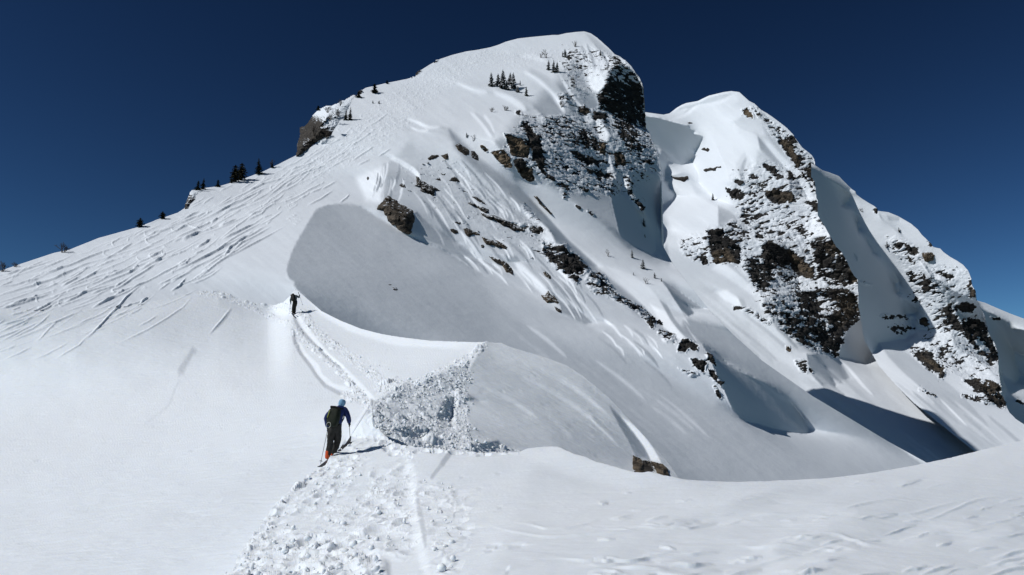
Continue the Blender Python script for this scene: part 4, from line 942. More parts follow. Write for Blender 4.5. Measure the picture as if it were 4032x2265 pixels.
def solve(k, tone, lam):
    t = tone()
    U, V = t.grid()
    # faint wind texture: streaks down the fall line, broad unevenness everywhere
    ca, sa = (math.cos(.66), math.sin(.66)) if k in 'BCDE' else (math.cos(-.12), math.sin(-.12))
    q = np.stack([(U * ca + V * sa) / (150.0 if k in 'BCDE' else 260.0), (-U * sa + V * ca) / (17.0 if k in 'BCDE' else 40.0), 0 * U + 3.0], -1)
    t.a = t.a + (WIND[k] * fbm(q, 4, 2.1, .55) + 5.0 * fbm(np.stack([U / 130.0, V / 90.0, 0 * U], -1), 3)) * sstep(100, 150, t.a)
    M = blur(((V > TOPF[k](U) - 12) & (V < BOT[k](U) + (60 if k == 'B' else 0))).astype(float), 2)
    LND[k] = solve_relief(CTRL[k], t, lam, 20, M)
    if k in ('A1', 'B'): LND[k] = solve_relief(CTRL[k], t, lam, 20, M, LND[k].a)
for k, f in (('E', tone_E), ('D', tone_D), ('C', tone_C), ('B', tone_B)): solve(k, f, 3000.0)
for uu in (-300, -100, 0, 150, 300, 450, 600, 700, 800, 900, 1000, 1060, 1100, 1135):      # the near slope starts where the far one ends
    vv = float(tA2(uu))
    CTRL['A2'].append((uu, vv, float(np.exp(LND['B'].cubic(np.array([uu * 1.0]), np.array([vv]))[0]))))
CTRL['A2'] = [c for c in CTRL['A2'] if not (c[1] < 1240 and c[0] < 1100 and (c[0], c[1]) in ((0,1230),(600,1200),(-300,1230)))]
solve('A2', tone_A2, 1300.0); solve('A1', tone_A1, 2200.0)
for k, sc in (('E', 2.6), ('D', 2.45), ('C', 2.4), ('B', .92), ('A2', .92), ('A1', 1.06)): LND[k].a = LND[k].a + math.log(sc)
fE, fD, fC, fB, fA1 = [(lambda u, v, k=k: LND[k].cubic(u, v)) for k in ('E', 'D', 'C', 'B', 'A1')]
_ju = np.arange(-420, 1400, 8.0)
_jd = fB(_ju, tA2(_ju)) - LND['A2'].cubic(_ju, tA2(_ju))
_jd = np.convolve(np.pad(_jd, 12, mode='edge'), np.ones(25) / 25, 'valid')
def fA2(u, v):
    e = LND['A2'].cubic(u, v)
    m = 1 - sstep(1050, 1160, u)
    dv = v - tA2(u)
    e = e + np.interp(u, _ju, _jd) * m * (1 - sstep(0, 420, dv))
    w = (1 - sstep(0, 70, dv)) * m
    return np.where(w > 0, e * (1 - w) + fB(u, v) * w, e)

def sheet(key, name, fn, ulist, step, mat, disp=None, push=0.0, skirt_k=1.0, **props):
    T, bot = TOPF[key], BOT[key]
    step = step / RES
    u = np.asarray(ulist, float)
    tv, bv = T(u), bot(u)
    v0 = math.floor(tv.min() / step) * step - 2 * step
    nr = int((bv.max() - v0) / step) + 2
    U, V = np.meshgrid(u, v0 + np.arange(nr) * step)
    i0 = np.clip(np.ceil((tv - v0) / step).astype(int) - 1, 0, nr - 1)
    cols = np.arange(len(u))
    V[i0, cols] = tv
    ok = (np.arange(nr)[:, None] >= i0[None]) & (V <= bv[None])
    E = fn(U, V)
    P = unproj(U, V, np.exp(E))
    attrs = {}
    if disp is not None:
        P, attrs = disp(U, V, P, ok)
    # faces: whole cells, and the triangles along the outline
    a, b, c, d = ok[:-1, :-1], ok[1:, :-1], ok[1:, 1:], ok[:-1, 1:]
    idx = np.arange(U.size).reshape(U.shape)
    ia, ib, ic, id_ = idx[:-1, :-1], idx[1:, :-1], idx[1:, 1:], idx[:-1, 1:]
    q = a & b & c & d
    quads = np.stack([ia[q], ib[q], ic[q], id_[q]], -1)
    tris = []
    for m, (x, y, z) in (((~a & b & c & d), (ib, ic, id_)), ((a & b & c & ~d), (ia, ib, ic))):
        tris.append(np.stack([x[m], y[m], z[m]], -1))
    tris = np.concatenate(tris)
    # the far side of the crest: the snow goes on backwards and down
    tp = P[i0, cols]
    back = tp - CAM; back[:, 2] = 0
    D = np.linalg.norm(back, axis=1, keepdims=True); back = back / D
    rows = [tp]
    for k in range(1, 8):
        s = D * 0.0012 * (1.9 ** k) * skirt_k
        rows.append(tp + back * s - np.array([0, 0, 1.0]) * (s * (0.45 + 0.06 * k)))
    n0 = U.size; W = len(u)
    ext = np.concatenate(rows[1:])
    ri = [idx[i0, cols]] + [n0 + k * W + cols for k in range(7)]
    sk = np.concatenate([np.stack([ri[k][:-1], ri[k][1:], ri[k + 1][1:], ri[k + 1][:-1]], -1) for k in range(7)])
    allP = np.concatenate([P.reshape(-1, 3), ext])
    quads = np.concatenate([quads, sk])
    used = np.zeros(len(allP), bool); used[quads.ravel()] = True; used[tris.ravel()] = True
    remap = np.cumsum(used) - 1
    at = {k: np.concatenate([x.ravel(), np.tile(x[i0, cols], 7)])[used] for k, x in (attrs or {}).items()}
    me = mesh_from_arrays(name, allP[used], [remap[quads], remap[tris]], True, at)
    return link(name, me, mat, **props)

def urange(a, b, step, pad0=0, pad1=0):
    r = [np.arange(a, b, step / RES)]
    if pad0: r.insert(0, np.linspace(a - pad0, a, 16, endpoint=False))
    if pad1: r.append(np.linspace(b, b + pad1, 16))
    return np.concatenate(r)

STRATA = np.array(Matrix.Rotation(math.radians(16), 3, 'Y') @ Matrix.Rotation(math.radians(8), 3, 'X'))
def rocky(rc, br, size, tracks=None, churn=None, grain=0.0):
    """snow pillows over broken rock: returns a displacer"""
    def f(U, V, P, ok):
        sh = U.shape
        full = P; n_all = grid_normals(P)
        P = P[ok]; U = U[ok]; V = V[ok]; n = n_all[ok]
        R = rc.sample(U, V).ravel(); B = br.sample(U, V).ravel()
        p = P.reshape(-1, 3).astype(np.float32)
        rock = np.zeros(len(p), np.float32); h = np.zeros(len(p), np.float32)
        k = np.where(R > .04)[0]
        if len(k):
            q = (p[k] @ STRATA.T)
            qa = q / (np.array([4.6, 4.6, 1.9]) * size)
            nz = fbm(qa, 6, 2.1, .62) * 1.35 + .34 * noise3(q / (np.array([1.7, 1.7, .5]) * size) + 9)
            m = R[k] * 1.04 + .80 * nz
            rock[k] = np.clip(.5 + (m - .5) * 2.2, 0, 1)
            d1, d2, rid = worley(q / (np.array([4.2, 4.2, 3.4]) * size))
            blk = (_rnd[rid & 255, 3] - .5) * 1.9 + .9 * (d2 - d1)
            d1b, d2b, ridb = worley(q / (np.array([1.5, 1.5, 1.0]) * size) + 5)
            blk = blk + (_rnd[ridb & 255, 3] - .5) * .75
            edge = np.clip(m - .5, 0, .3) / .3
            pillow = .55 * (1 - np.exp(-np.clip(.5 - m, 0, 1) * 7)) * sstep(.04, .55, R[k])
            cover = sstep(.38, .62, m)
            h[k] = size * (blk * .8 * cover * (0.5 + .5 * edge) + pillow + .5 * fbm(q / (2.4 * size), 4) * (1 - cover) * sstep(.04, .3, R[k]))
        if tracks is not None:
            h += tracks.sample(U, V).ravel().astype(np.float32)
        if churn is not None:
            C = churn.sample(U, V).ravel()
            k = np.where(C > .03)[0]
            if len(k):
                q = p[k]
                a = fbm(q / np.array([1.0, 1.0, .8]), 4, 2.1, .6)
                h[k] += C[k] * (.24 * np.abs(a) + .14 * a)
        if grain:
            h += (grain * fbm(p / 9.0, 3) + .35 * grain * fbm(p / np.array([1.4, 1.4, .7]), 3)).astype(np.float32)
        out = full.copy(); out[ok] = p + n * h[:, None]
        ra = np.zeros(sh, np.float32); ra[ok] = rock
        ba = np.zeros(sh, np.float32); ba[ok] = B
        return out, {'rock': ra, 'brown': ba}
    return f

def stamp_track(c, pts, a, w, W, taper=.25):
    """a ski edge cut: snow heaped on one side, a sharp drop on the other (toward lower right in plan of travel)"""
    pts = np.asarray(pts, float)
    bx = c._box(pts, W + 4)
    if bx is None: return
    sl, X, Y = bx
    best = np.full(X.shape, 1e9); sg = np.zeros(X.shape); tt = np.zeros(X.shape)
    seg = np.hypot(*(pts[1:] - pts[:-1]).T); cum = np.concatenate([[0], np.cumsum(seg)]); tot = cum[-1]
    for k in range(len(pts) - 1):
        (x0, y0), (x1, y1) = pts[k], pts[k + 1]
        dx, dy = x1 - x0, y1 - y0
        t = np.clip(((X - x0) * dx + (Y - y0) * dy) / (dx * dx + dy * dy + 1e-9), 0, 1)
        d = np.hypot(X - x0 - t * dx, Y - y0 - t * dy)
        s = np.sign(dx * (Y - y0) - dy * (X - x0))
        m = d < best
        best = np.where(m, d, best); sg = np.where(m, s, sg); tt = np.where(m, (cum[k] + t * seg[k]) / tot, tt)
    sd = best * sg
    pr = np.where(sd < 0, np.clip(1 + sd / W, 0, 1) ** 1.5, np.clip(1 - sd / w, 0, 1))
    tp = np.clip(np.minimum(tt, 1 - tt) / taper, 0, 1)
    c.a[sl] += a * pr * tp

def curve(p0, p1, bow, n=8):
    """points from p0 to p1, bowed sideways"""
    t = np.linspace(0, 1, n)
    p0, p1 = np.asarray(p0, float), np.asarray(p1, float)
    d = p1 - p0; nrm = np.array([-d[1], d[0]])
    return p0 + t[:, None] * d + (bow * 4 * t * (1 - t))[:, None] * nrm

TRK_A1 = Canvas(1650, 1840, 4100, 2345, 1.6)
def cut_ripples():
    for pts, w, g in RIPPLES:
        p = smooth_line(pts)
        near = max(0.1, (p[:, 1].mean() - 1800) / 450.0)
        stamp_track(TRK_A1, p[::-1] if False else p, (.006 + .016 * near * (g - 206) / 32.0) * 1.5, w * (.55 + .5 * near), 6 + 13 * near, .4)
# ------------------------------------------------------------------ ski tracks on the big slope
TRK_B = Canvas(-30, 120, 1900, 1420, 1.5); CH_B = Canvas(-30, 120, 1900, 1420, 3)
TRK_A2 = Canvas(-30, 1120, 1300, 1720, 1.5)
SKY_B = prof(TOP_B)
def cut(pts, a=.16, w=4.5, W=11):
    pts = np.asarray(pts, float)
    if pts[0][0] > pts[-1][0]: pts = pts[::-1]
    a = min(a * .72, .15); w = max(3.2, w * .85); W = W * .55
    stamp_track(TRK_B, pts, a, w, W); stamp_track(TRK_A2, pts, a, w, W)
def z0(x, y): return (x * .3884, 860 + y * .3884)
for q in [[(270,580),(500,545),(700,480),(830,425),(990,355),(1140,310)],[(0,780),(200,720),(350,680),(560,610),(800,495),(930,440)],[(20,920),(250,840),(420,800),(520,755)],[(80,885),(200,850),(320,810)],
          [(620,690),(720,640),(820,585)],[(640,710),(800,640),(950,565),(1040,495)],[(1020,665),(1150,620),(1300,560),(1420,495)],[(1500,390),(1580,370),(1640,340),(1650,375)],[(1400,540),(1520,470),(1620,420),(1670,370),(1665,330)],
          [(1600,580),(1750,510),(1860,450),(1920,390)],[(650,855),(780,800),(900,725)],[(930,910),(1050,850),(1220,760)],[(1120,745),(1250,680),(1350,610),(1500,520),(1620,430)],[(0,1150),(120,1100),(250,1050),(330,1010)],
          [(170,1190),(330,1120),(430,1050),(520,960)],[(30,1440),(200,1370),(330,1300)],[(390,1110),(600,1040),(830,935)],[(1140,1010),(1260,955),(1320,920)],[(1300,980),(1380,945),(1440,910)],[(1400,1095),(1500,1050),(1600,985)],
          [(1200,1270),(1500,1130),(1700,1010),(1860,900),(1950,790)],[(800,1270),(900,1190),(1000,1110),(1100,1000),(1180,920),(1280,800),(1460,650)],[(560,1430),(800,1290),(880,1210)],[(330,1440),(480,1380),(700,1260)],
          [(1650,590),(1900,480),(2200,330),(2450,190),(2575,120)],[(2250,420),(2350,290),(2480,200),(2570,130)],[(2000,620),(2200,460),(2400,330),(2570,200)],[(2250,215),(2400,150),(2575,60)],[(1780,195),(1920,140),(2060,80)],
          [(1310,380),(1450,320),(1560,270)],[(1570,150),(1640,130),(1780,80)],[(1230,320),(1300,280),(1340,255)],[(2140,50),(2210,0)],[(2000,300),(2080,260),(2140,200)],[(2220,90),(2320,50),(2395,10)],[(1850,220),(1950,180),(2040,130)],
          [(370,1250),(430,1200),(500,1120),(590,1040)],[(0,1250),(150,1180),(280,1110),(450,1030)],[(1420,860),(1500,805)],[(1730,740),(1820,690),(1890,600)],[(1250,870),(1130,960),(1000,1110),(860,1240)],[(2130,1165),(2250,1030),(2350,900)],
          [(920,765),(1080,715),(1180,680)],[(0,1090),(140,1050),(330,1000)],[(110,985),(240,950)]]:
    cut([z0(*p) for p in q], .20, 4.5, 12)
def z1(x, y): return (700 + x * .3884, 500 + y * .3884)
for q in [[(0,1420),(80,1390),(130,1330)],[(60,1430),(400,1260),(600,1110),(800,1000),(900,930)],[(440,1140),(600,1070),(820,965)],[(0,1030),(100,1000),(250,1050)],[(180,1230),(260,1190),(330,1140)],[(450,870),(600,820),(700,770)],
          [(700,950),(850,880),(910,820)],[(20,1150),(150,1100),(260,1050)],[(420,1010),(520,970),(590,940)],[(1640,770),(1710,720),(1745,680)],[(1310,800),(1450,730),(1580,640)],[(470,1310),(560,1190),(780,1080),(900,1000)],
          [(500,1310),(650,1180),(820,1090),(950,1010)],[(0,930),(120,900),(220,860)],[(0,980),(200,910),(330,840)],[(1450,640),(1540,590),(1610,550)],[(1340,670),(1420,640),(1480,610)],[(720,650),(830,600),(900,560)],
          [(1110,520),(1250,480),(1420,420),(1550,370)],[(1110,440),(1250,400),(1390,360)],[(700,660),(800,600),(1000,540),(1170,500)],[(1820,390),(1950,330)],[(2030,300),(2100,260),(2160,220)],[(1760,350),(1850,290),(1990,200)]]:
    cut([z1(*p) for p in q], .22, 4.0, 10)
rt = random.Random(77)
for k in range(330):
    x = rt.uniform(-60, 1500); t = rt.random()
    sk = float(SKY_B(max(x, 0))) if x < 1170 else float(np.interp(x, [1170, 1300, 1500, 1700, 1900], [620, 540, 420, 330, 260]))
    low = float(np.interp(x, [0, 400, 780, 1000, 1150, 1300, 1450, 1600], [1400, 1300, 1100, 920, 820, 760, 690, 520]))
    y = sk + 16 + (low - sk - 16) * t ** 1.1
    ang = math.radians(np.interp(x, [0, 600, 1000, 1400], [19, 24, 30, 33]) + rt.uniform(-5, 8))
    l = rt.choice([rt.uniform(20, 70), rt.uniform(60, 160), rt.uniform(140, 330)]) * (1.0 if x < 900 else .6)
    p1 = (x + l * math.cos(ang), y - l * math.sin(ang))
    if p1[1] < (float(SKY_B(p1[0])) if p1[0] < 1150 else 200) + 10: continue
    if x > 900 and y > 860 + (1150 - x) * 1.2: continue
    c = curve((x, y), p1, rt.uniform(-.02, .09), 10)
    c = c + np.stack([np.zeros(10), np.cumsum([rt.uniform(-1, 1) for _ in range(10)]) * .8], 1)
    cut(c, rt.uniform(.05, .17), rt.uniform(2.2, 3.6), rt.uniform(5, 10))
def turn(cx, cy, r, a0, a1, a=.25, w=5, W=14, sq=.6):
    t = np.radians(np.linspace(a0, a1, 9))
    p = np.stack([cx + r * np.cos(t), cy + r * sq * np.sin(t)], 1)
    stamp_track(TRK_B, p, a, w, W, .3)
for k in range(34):     # skidded turns and short chops
    x = rt.uniform(120, 1500)
    sk = float(SKY_B(x)) if x < 1160 else 560 - (x - 1160) * .55
    y = sk + rt.uniform(25, 260 if x < 1000 else 140)
    turn(x, y, rt.uniform(7, 20), rt.uniform(0, 180), rt.uniform(200, 330), rt.uniform(.03, .08), 3.5, 6)
for k in range(260):    # broken powder along the tracks
    x = rt.uniform(100, 1450)
    sk = float(SKY_B(x)) if x < 1160 else 560 - (x - 1160) * .55
    y = sk + 20 + rt.random() * (300 if x < 900 else 180)
    CH_B.line([(x, y), (x + rt.uniform(8, 40), y - rt.uniform(2, 18))], rt.uniform(.08, .32), rt.uniform(3, 8), 5, 'max')
CH_B.poly([(1640,300),(1720,245),(1850,205),(1990,172),(2010,190),(1990,215),(1900,260),(1800,330),(1700,400),(1640,470),(1560,540),(1400,640),(1250,720),(1180,720),(1180,640),(1300,560),(1400,480),(1480,400),(1560,340)], .62, 25, 'max')
CH_B.poly([(860,740),(1180,640),(1400,560),(1380,680),(1200,790),(900,900),(600,960),(600,900)], .16, 40, 'max')
for x, y, r, v in [(665,935,22,.5),(655,975,16,.6),(760,985,18,.5),(830,885,26,.6),(845,920,16,.6),(960,760,24,.5),(1080,790,26,.6),(1140,800,30,.6),(1160,860,30,.6),(1040,710,14,.5),(210,1130,22,.4)]:
    CH_B.poly([(x - r, y), (x, y - r), (x + r, y), (x, y + r)], v, 8, 'max')
CH_B.line([(770,1110),(820,1060),(900,1000),(960,950)], .45, 12, 8, 'max')

# ------------------------------------------------------------------ rubble along the skin track, in the pit and in the foreground
RUB_A2 = Canvas(780, 1100, 2120, 1840, 2); RUB_A1 = Canvas(760, 1560, 2760, 2380, 2)
R2, R1 = RUB_A2, RUB_A1
R2.poly([(1468,1585),(1540,1545),(1600,1500),(1640,1515),(1700,1480),(1790,1445),(1848,1430),(1852,1540),(1850,1640),(1855,1700),(1900,1730),(2042,1778),(1880,1800),(1600,1780),(1500,1720),(1455,1660)], 1.0, 18, 'max', rag=13)
R2.poly([(1480,1600),(1580,1590),(1660,1560),(1760,1545),(1740,1600),(1700,1640),(1600,1640)], .55, 14)
R2.poly([(1850,1690),(1960,1740),(1930,1775),(1860,1770),(1850,1720)], .25, 10)
R2.line([(790,1135),(850,1110),(890,1118),(905,1150)], .7, 22, 8, 'max'); R2.line([(800,1150),(900,1165),(980,1185),(1060,1200),(1140,1215)], .75, 24, 10, 'max'); R2.line([(840,1162),(940,1190),(1050,1238),(1100,1262),(1130,1275)], .7, 14, 8, 'max')
R2.line([(1190,1235),(1230,1285),(1290,1345),(1370,1400),(1440,1455),(1520,1510),(1570,1530)], .8, 26, 12, 'max'); R2.line([(1400,1400),(1470,1430),(1530,1460)], .35, 14, 14, 'max')
R2.line([(1165,1290),(1200,1340),(1270,1400),(1330,1455),(1370,1500),(1420,1560)], .8, 20, 8, 'max'); R2.line([(1150,1270),(1160,1320),(1175,1390)], .6, 10, 6, 'max')
R2.line([(1360,1560),(1420,1570),(1450,1600)], .8, 26, 10, 'max'); R2.poly([(1480,1500),(1560,1490),(1600,1510),(1540,1545),(1480,1570)], .8, 14, 'max')
R2.line([(1640,1515),(1740,1460),(1830,1420),(1880,1385),(1905,1360)], .9, 20, 8, 'max')
R1.poly([(840,2310),(986,2110),(1157,1905),(1300,1795),(1330,1800),(1200,1910),(1130,1990),(1080,2080),(1220,2100),(1320,2140),(1420,2120),(1480,2180),(1500,2380),(780,2380)], 1.0, 40, 'max', rag=10)
R1.poly([(1340,1790),(1440,1690),(1460,1740),(1400,1900),(1300,2000),(1180,2040),(1130,2010),(1220,1920)], .55, 40, 'max')
R1.poly([(1200,1990),(1400,1960),(1600,1800),(1640,1960),(1650,2140),(1600,2200),(1480,2180),(1400,2110),(1250,2090)], .42, 40, 'max')
R1.poly([(1460,1850),(1530,1860),(1560,1960),(1540,2050),(1440,2060),(1420,1980),(1460,1920)], .6, 36, 'max', rag=10)
R1.poly([(1470,1690),(1560,1750),(1660,1770),(1620,1800),(1540,1790),(1480,1740)], .8, 12, 'max')
R1.poly([(1460,1600),(1475,1600),(1490,1690),(1470,1700),(1440,1660)], .8, 8, 'max')
R1.poly([(1660,1760),(1900,1780),(2040,1775),(2040,1786),(1880,1796),(1660,1778)], .7, 5, 'max')
R1.poly([(1650,1880),(1800,1930),(1860,1990),(1840,2130),(1780,2280),(1660,2300),(1700,2100),(1640,1960)], .3, 30, 'max')

def rubbly(rub, cell, amp, extra=None, ripple=0.0, prints=0.0):
    def f(U, V, P, ok):
        full = P; n = grid_normals(P)[ok]
        P = P[ok]; U = U[ok]; V = V[ok]
        p = P.astype(np.float32)
        n = n * .5 + np.array([0, 0, .5]); n /= np.linalg.norm(n, axis=1, keepdims=True)
        h = np.zeros(len(p), np.float32)
        if rub is not None:
            ins = (U.ravel() > rub.u0) & (U.ravel() < rub.u0 + (rub.W - 1) * rub.step) & (V.ravel() > rub.v0) & (V.ravel() < rub.v0 + (rub.H - 1) * rub.step)
            C = rub.sample(U, V).ravel() * ins
            k = np.where(C > .02)[0]
            if len(k):
                q = p[k] + .3 * cell * np.stack([noise3(p[k] / (cell * .7) + s) for s in (0, 40, 80)], -1)
                big = fbm(p[k] / (cell * 6), 3)                       # thick and thin places
                hh = np.zeros(len(k), np.float32)
                for sc, am, th in ((3.6, 2.0, .16), (1.9, 1.0, .18), (1.0, .55, .3), (.48, .32, .35)):
                    d1, d2, rid = worley(q / (cell * sc) + sc * 5)
                    rad = .32 + .38 * _rnd[rid & 255, 1]
                    keep = _rnd[rid & 255, 3] < th * (C[k] + .8 * big * C[k]) * 1.25
                    hh += am * keep * (.5 + .8 * _rnd[rid & 255, 2]) * np.clip(1 - (d1 / rad) ** 2, 0, 1) ** .8
                h[k] = amp * np.clip(C[k] * 1.3, 0, 1) * (hh + .7 * fbm(p[k] / (cell * 2.0), 4, 2.1, .55) + .5 * big)
                if prints:
                    w = p[k] * np.array([1.0, .75, .4])
                    d1, d2, rid = worley(w / .42 + 3)
                    on = (_rnd[rid & 255, 3] < .75).astype(np.float32)
                    h[k] += prints * np.clip(C[k] * 1.5, 0, 1) * (-on * sstep(.62, .30, d1) * (.5 + _rnd[rid & 255, 2]) + .9 * fbm(p[k] / .55, 4) + .35 * sstep(.12, .0, np.abs(d1 - .62)))
        if extra is not None: h += extra(U, V).ravel().astype(np.float32)
        if ripple:
            a = fbm(p / np.array([1.5, .40, 3.0]) + .35 * fbm(p / 1.3, 2)[:, None], 4, 2.1, .55)
            h += (ripple * (1.2 * (1 - np.abs(a) * 3.2) + .8 * a)).astype(np.float32)
        out = full.copy(); out[ok] = p + n * h[:, None]
        return out, None
    return f

# ================================================================== build the sheets
RC_B, BR_B = rock_B(); RC_C, BR_C = rock_C(); RC_D, BR_D = rock_D(); RC_E, BR_E = rock_E()
E_obj = sheet('E', 'mountain_far', fE, urange(3815, 4060, 2.5, 0, 280), 2.5, MAT_MOUNTAIN, rocky(RC_E, BR_E, .8, None, None, .08), kind='structure')
D_obj = sheet('D', 'mountain_shoulder', fD, urange(3194, 4060, 2, 0, 280), 2, MAT_MOUNTAIN, rocky(RC_D, BR_D, .8, None, None, .07), kind='structure')
C_obj = sheet('C', 'mountain_second_peak', fC, urange(2524, 4060, 2, 0, 280), 2, MAT_MOUNTAIN, rocky(RC_C, BR_C, .88, None, None, .07), kind='structure')
B_obj = sheet('B', 'mountain', fB, urange(-24, 3740, 2, 370), 2, MAT_MOUNTAIN, rocky(RC_B, BR_B, .44, TRK_B, CH_B, .03), kind='structure')
A2_obj = sheet('A2', 'snow_slope', fA2, urange(-24, 2740, 2, 370), 2, MAT_SNOW_SLOPE,
               rubbly(RUB_A2, .20, .075, lambda U, V: np.where((U < 1290) & (U > -28) & (V < 1715), TRK_A2.sample(U, V) * .45, 0), .012), kind='structure')
cut_ripples()
A1_obj = sheet('A1', 'snow_ground', fA1, urange(790, 4060, 2.2, 0, 280), 2.2, MAT_SNOW, rubbly(RUB_A1, .17, .045, lambda U, V: np.where((U > 1660) & (U < 4095) & (V > 1845) & (V < 2340), TRK_A1.sample(U, V), 0), .006, .055), skirt_k=.6, kind='structure')

# unseen valley floor out to the horizon; dark colour chosen to cut bounced light
gv = np.array([[-9000, -3000, -140], [9000, -3000, -140], [9000, 12000, -140], [-9000, 12000, -140]], float)
_m, _nt, _out = new_mat("valley_low_bounce")
_tc = N(_nt, "ShaderNodeTexCoord"); _n1 = N(_nt, "ShaderNodeTexNoise"); _n1.inputs["Scale"].default_value = .01; _n1.inputs["Detail"].default_value = 6
_cr = N(_nt, "ShaderNodeValToRGB"); _cr.color_ramp.elements[0].position = .4; _cr.color_ramp.elements[0].color = (.02, .03, .022, 1); _cr.color_ramp.elements[1].position = .7; _cr.color_ramp.elements[1].color = (.12, .14, .16, 1)
_bs = N(_nt, "ShaderNodeBsdfPrincipled"); _bs.inputs["Roughness"].default_value = .9
_nt.links.new(_tc.outputs["Object"], _n1.inputs["Vector"]); _nt.links.new(_n1.outputs["Fac"], _cr.inputs["Fac"]); _nt.links.new(_cr.outputs["Color"], _bs.inputs["Base Color"]); _nt.links.new(_bs.outputs[0], _out.inputs[0])
link('valley_ground', mesh_from_arrays('valley_ground', gv, np.array([[0, 1, 2, 3]])), _m, kind='structure')
# ================================================================== single rocks
FN = {'A1': fA1, 'A2': fA2, 'B': fB, 'C': fC, 'D': fD, 'E': fE}
def dep(key, u, v):
    return float(np.exp(FN[key](np.array([float(u)]), np.array([float(v)]))[0]))
def pt(key, u, v, off=0.0):
    return unproj(np.array([u]), np.array([v]), np.array([dep(key, u, v) + off]))[0]

MAT_ROCK = make_rock("dark_rock", 2.2, .12, 1.0)
MAT_ROCK_BROWN = make_rock("brown_rock", 2.2, .62, 1.3)
MAT_ROCK_BIG = make_rock("boulder_rock", 1.6, .34, 1.15)

def rock(name, label, key, pts, bulge=.42, mat=None, tilt=0.35, snow=0.0, snowdir=None, cat='rock', group=None, cell=.28, sink=.12, seed=0):
    pts = np.asarray(pts, float)
    lo, hi = pts.min(0), pts.max(0)
    size = max(hi - lo)
    step = max(1.1, size / 70.0)
    uu = np.arange(lo[0] - 3 * step, hi[0] + 3 * step, step); vv = np.arange(lo[1] - 3 * step, hi[1] + 3 * step, step)
    U, V = np.meshgrid(uu, vv)
    q = np.stack([U / (size * .16), V / (size * .16), np.full_like(U, seed + lo[0] * .013)], -1)
    Ur = U + size * .045 * fbm(q, 3); Vr = V + size * .045 * fbm(q + 21.3, 3)
    d, ins = polydist(Ur, Vr, pts)
    inside = ins
    D0 = np.exp(FN[key](U, V))
    mpp = float(np.median(D0)) / F                    # metres to a pixel here
    em = d[inside].max() if inside.any() else 1.0
    t = np.clip(d / (em * .75), 0, 1) ** .62
    W = (hi[0] - lo[0]) * mpp
    S = min(W, (hi[1] - lo[1]) * mpp)
    b = bulge * S
    P = unproj(U, V, D0)
    w = P / (S * cell)
    d1, d2, rid = worley(w + seed * 3.1)
    fac = (_rnd[rid & 255, 3] - .5) * .85 + .30 * np.minimum(d2 - d1, .35)
    d1, d2, rid2 = worley(w * 2.7 + 11)
    fac = fac + (_rnd[rid2 & 255, 3] - .5) * .34 + .18 * fbm(w * 3.0, 3)
    off = sink * S - b * t * (1 + .55 * fac) + tilt * S * ((U - lo[0]) / (hi[0] - lo[0] + 1e-6) - .5) * t
    P = unproj(U, V, D0 + off)
    n = grid_normals(P)
    sv = sstep(.42, .85, n[..., 2]) * .62 + snow
    if snowdir is not None: sv = sv + snowdir(U, V)
    idx = np.arange(U.size).reshape(U.shape)
    a, bb, c, dd = inside[:-1, :-1], inside[1:, :-1], inside[1:, 1:], inside[:-1, 1:]
    m = a & bb & c & dd
    quads = np.stack([idx[:-1, :-1][m], idx[1:, :-1][m], idx[1:, 1:][m], idx[:-1, 1:][m]], -1)
    tr = []
    ia, ib, ic, id_ = idx[:-1, :-1], idx[1:, :-1], idx[1:, 1:], idx[:-1, 1:]
    for mk, (x, y, z) in ((~a & bb & c & dd, (ib, ic, id_)), (a & ~bb & c & dd, (ia, ic, id_)), (a & bb & ~c & dd, (ia, ib, id_)), (a & bb & c & ~dd, (ia, ib, ic))):
        tr.append(np.stack([x[mk], y[mk], z[mk]], -1))
    tris = np.concatenate(tr)
    if len(quads) + len(tris) == 0: return None
    # close it at the back
    e = np.concatenate([quads[:, [0, 1]], quads[:, [1, 2]], quads[:, [2, 3]], quads[:, [3, 0]], tris[:, [0, 1]], tris[:, [1, 2]], tris[:, [2, 0]]])
    keyf = e[:, 0].astype(np.int64) * U.size + e[:, 1]; keyr = e[:, 1].astype(np.int64) * U.size + e[:, 0]
    bd = e[~np.isin(keyf, keyr)]
    Pf = P.reshape(-1, 3)
    Pb = unproj(U, V, D0 + sink * S + .45 * S).reshape(-1, 3)
    n0 = U.size
    wall = np.stack([bd[:, 1], bd[:, 0], bd[:, 0] + n0, bd[:, 1] + n0], -1)
    quads2 = np.concatenate([quads, quads[:, ::-1] + n0, wall]); tris2 = np.concatenate([tris, tris[:, ::-1] + n0])
    allP = np.concatenate([Pf, Pb])
    used = np.zeros(len(allP), bool); used[quads2.ravel()] = True; used[tris2.ravel()] = True
    rm = np.cumsum(used) - 1
    org = Pf[inside.ravel()].mean(0)
    sa = np.concatenate([sv.ravel(), np.zeros(n0)])[used]
    me = mesh_from_arrays(name, allP[used] - org, [rm[quads2], rm[tris2]], False, {'snow': sa})
    o = link(name, me, mat or MAT_ROCK, None, label=label, category=cat, group=group)
    o.location = org
    return o

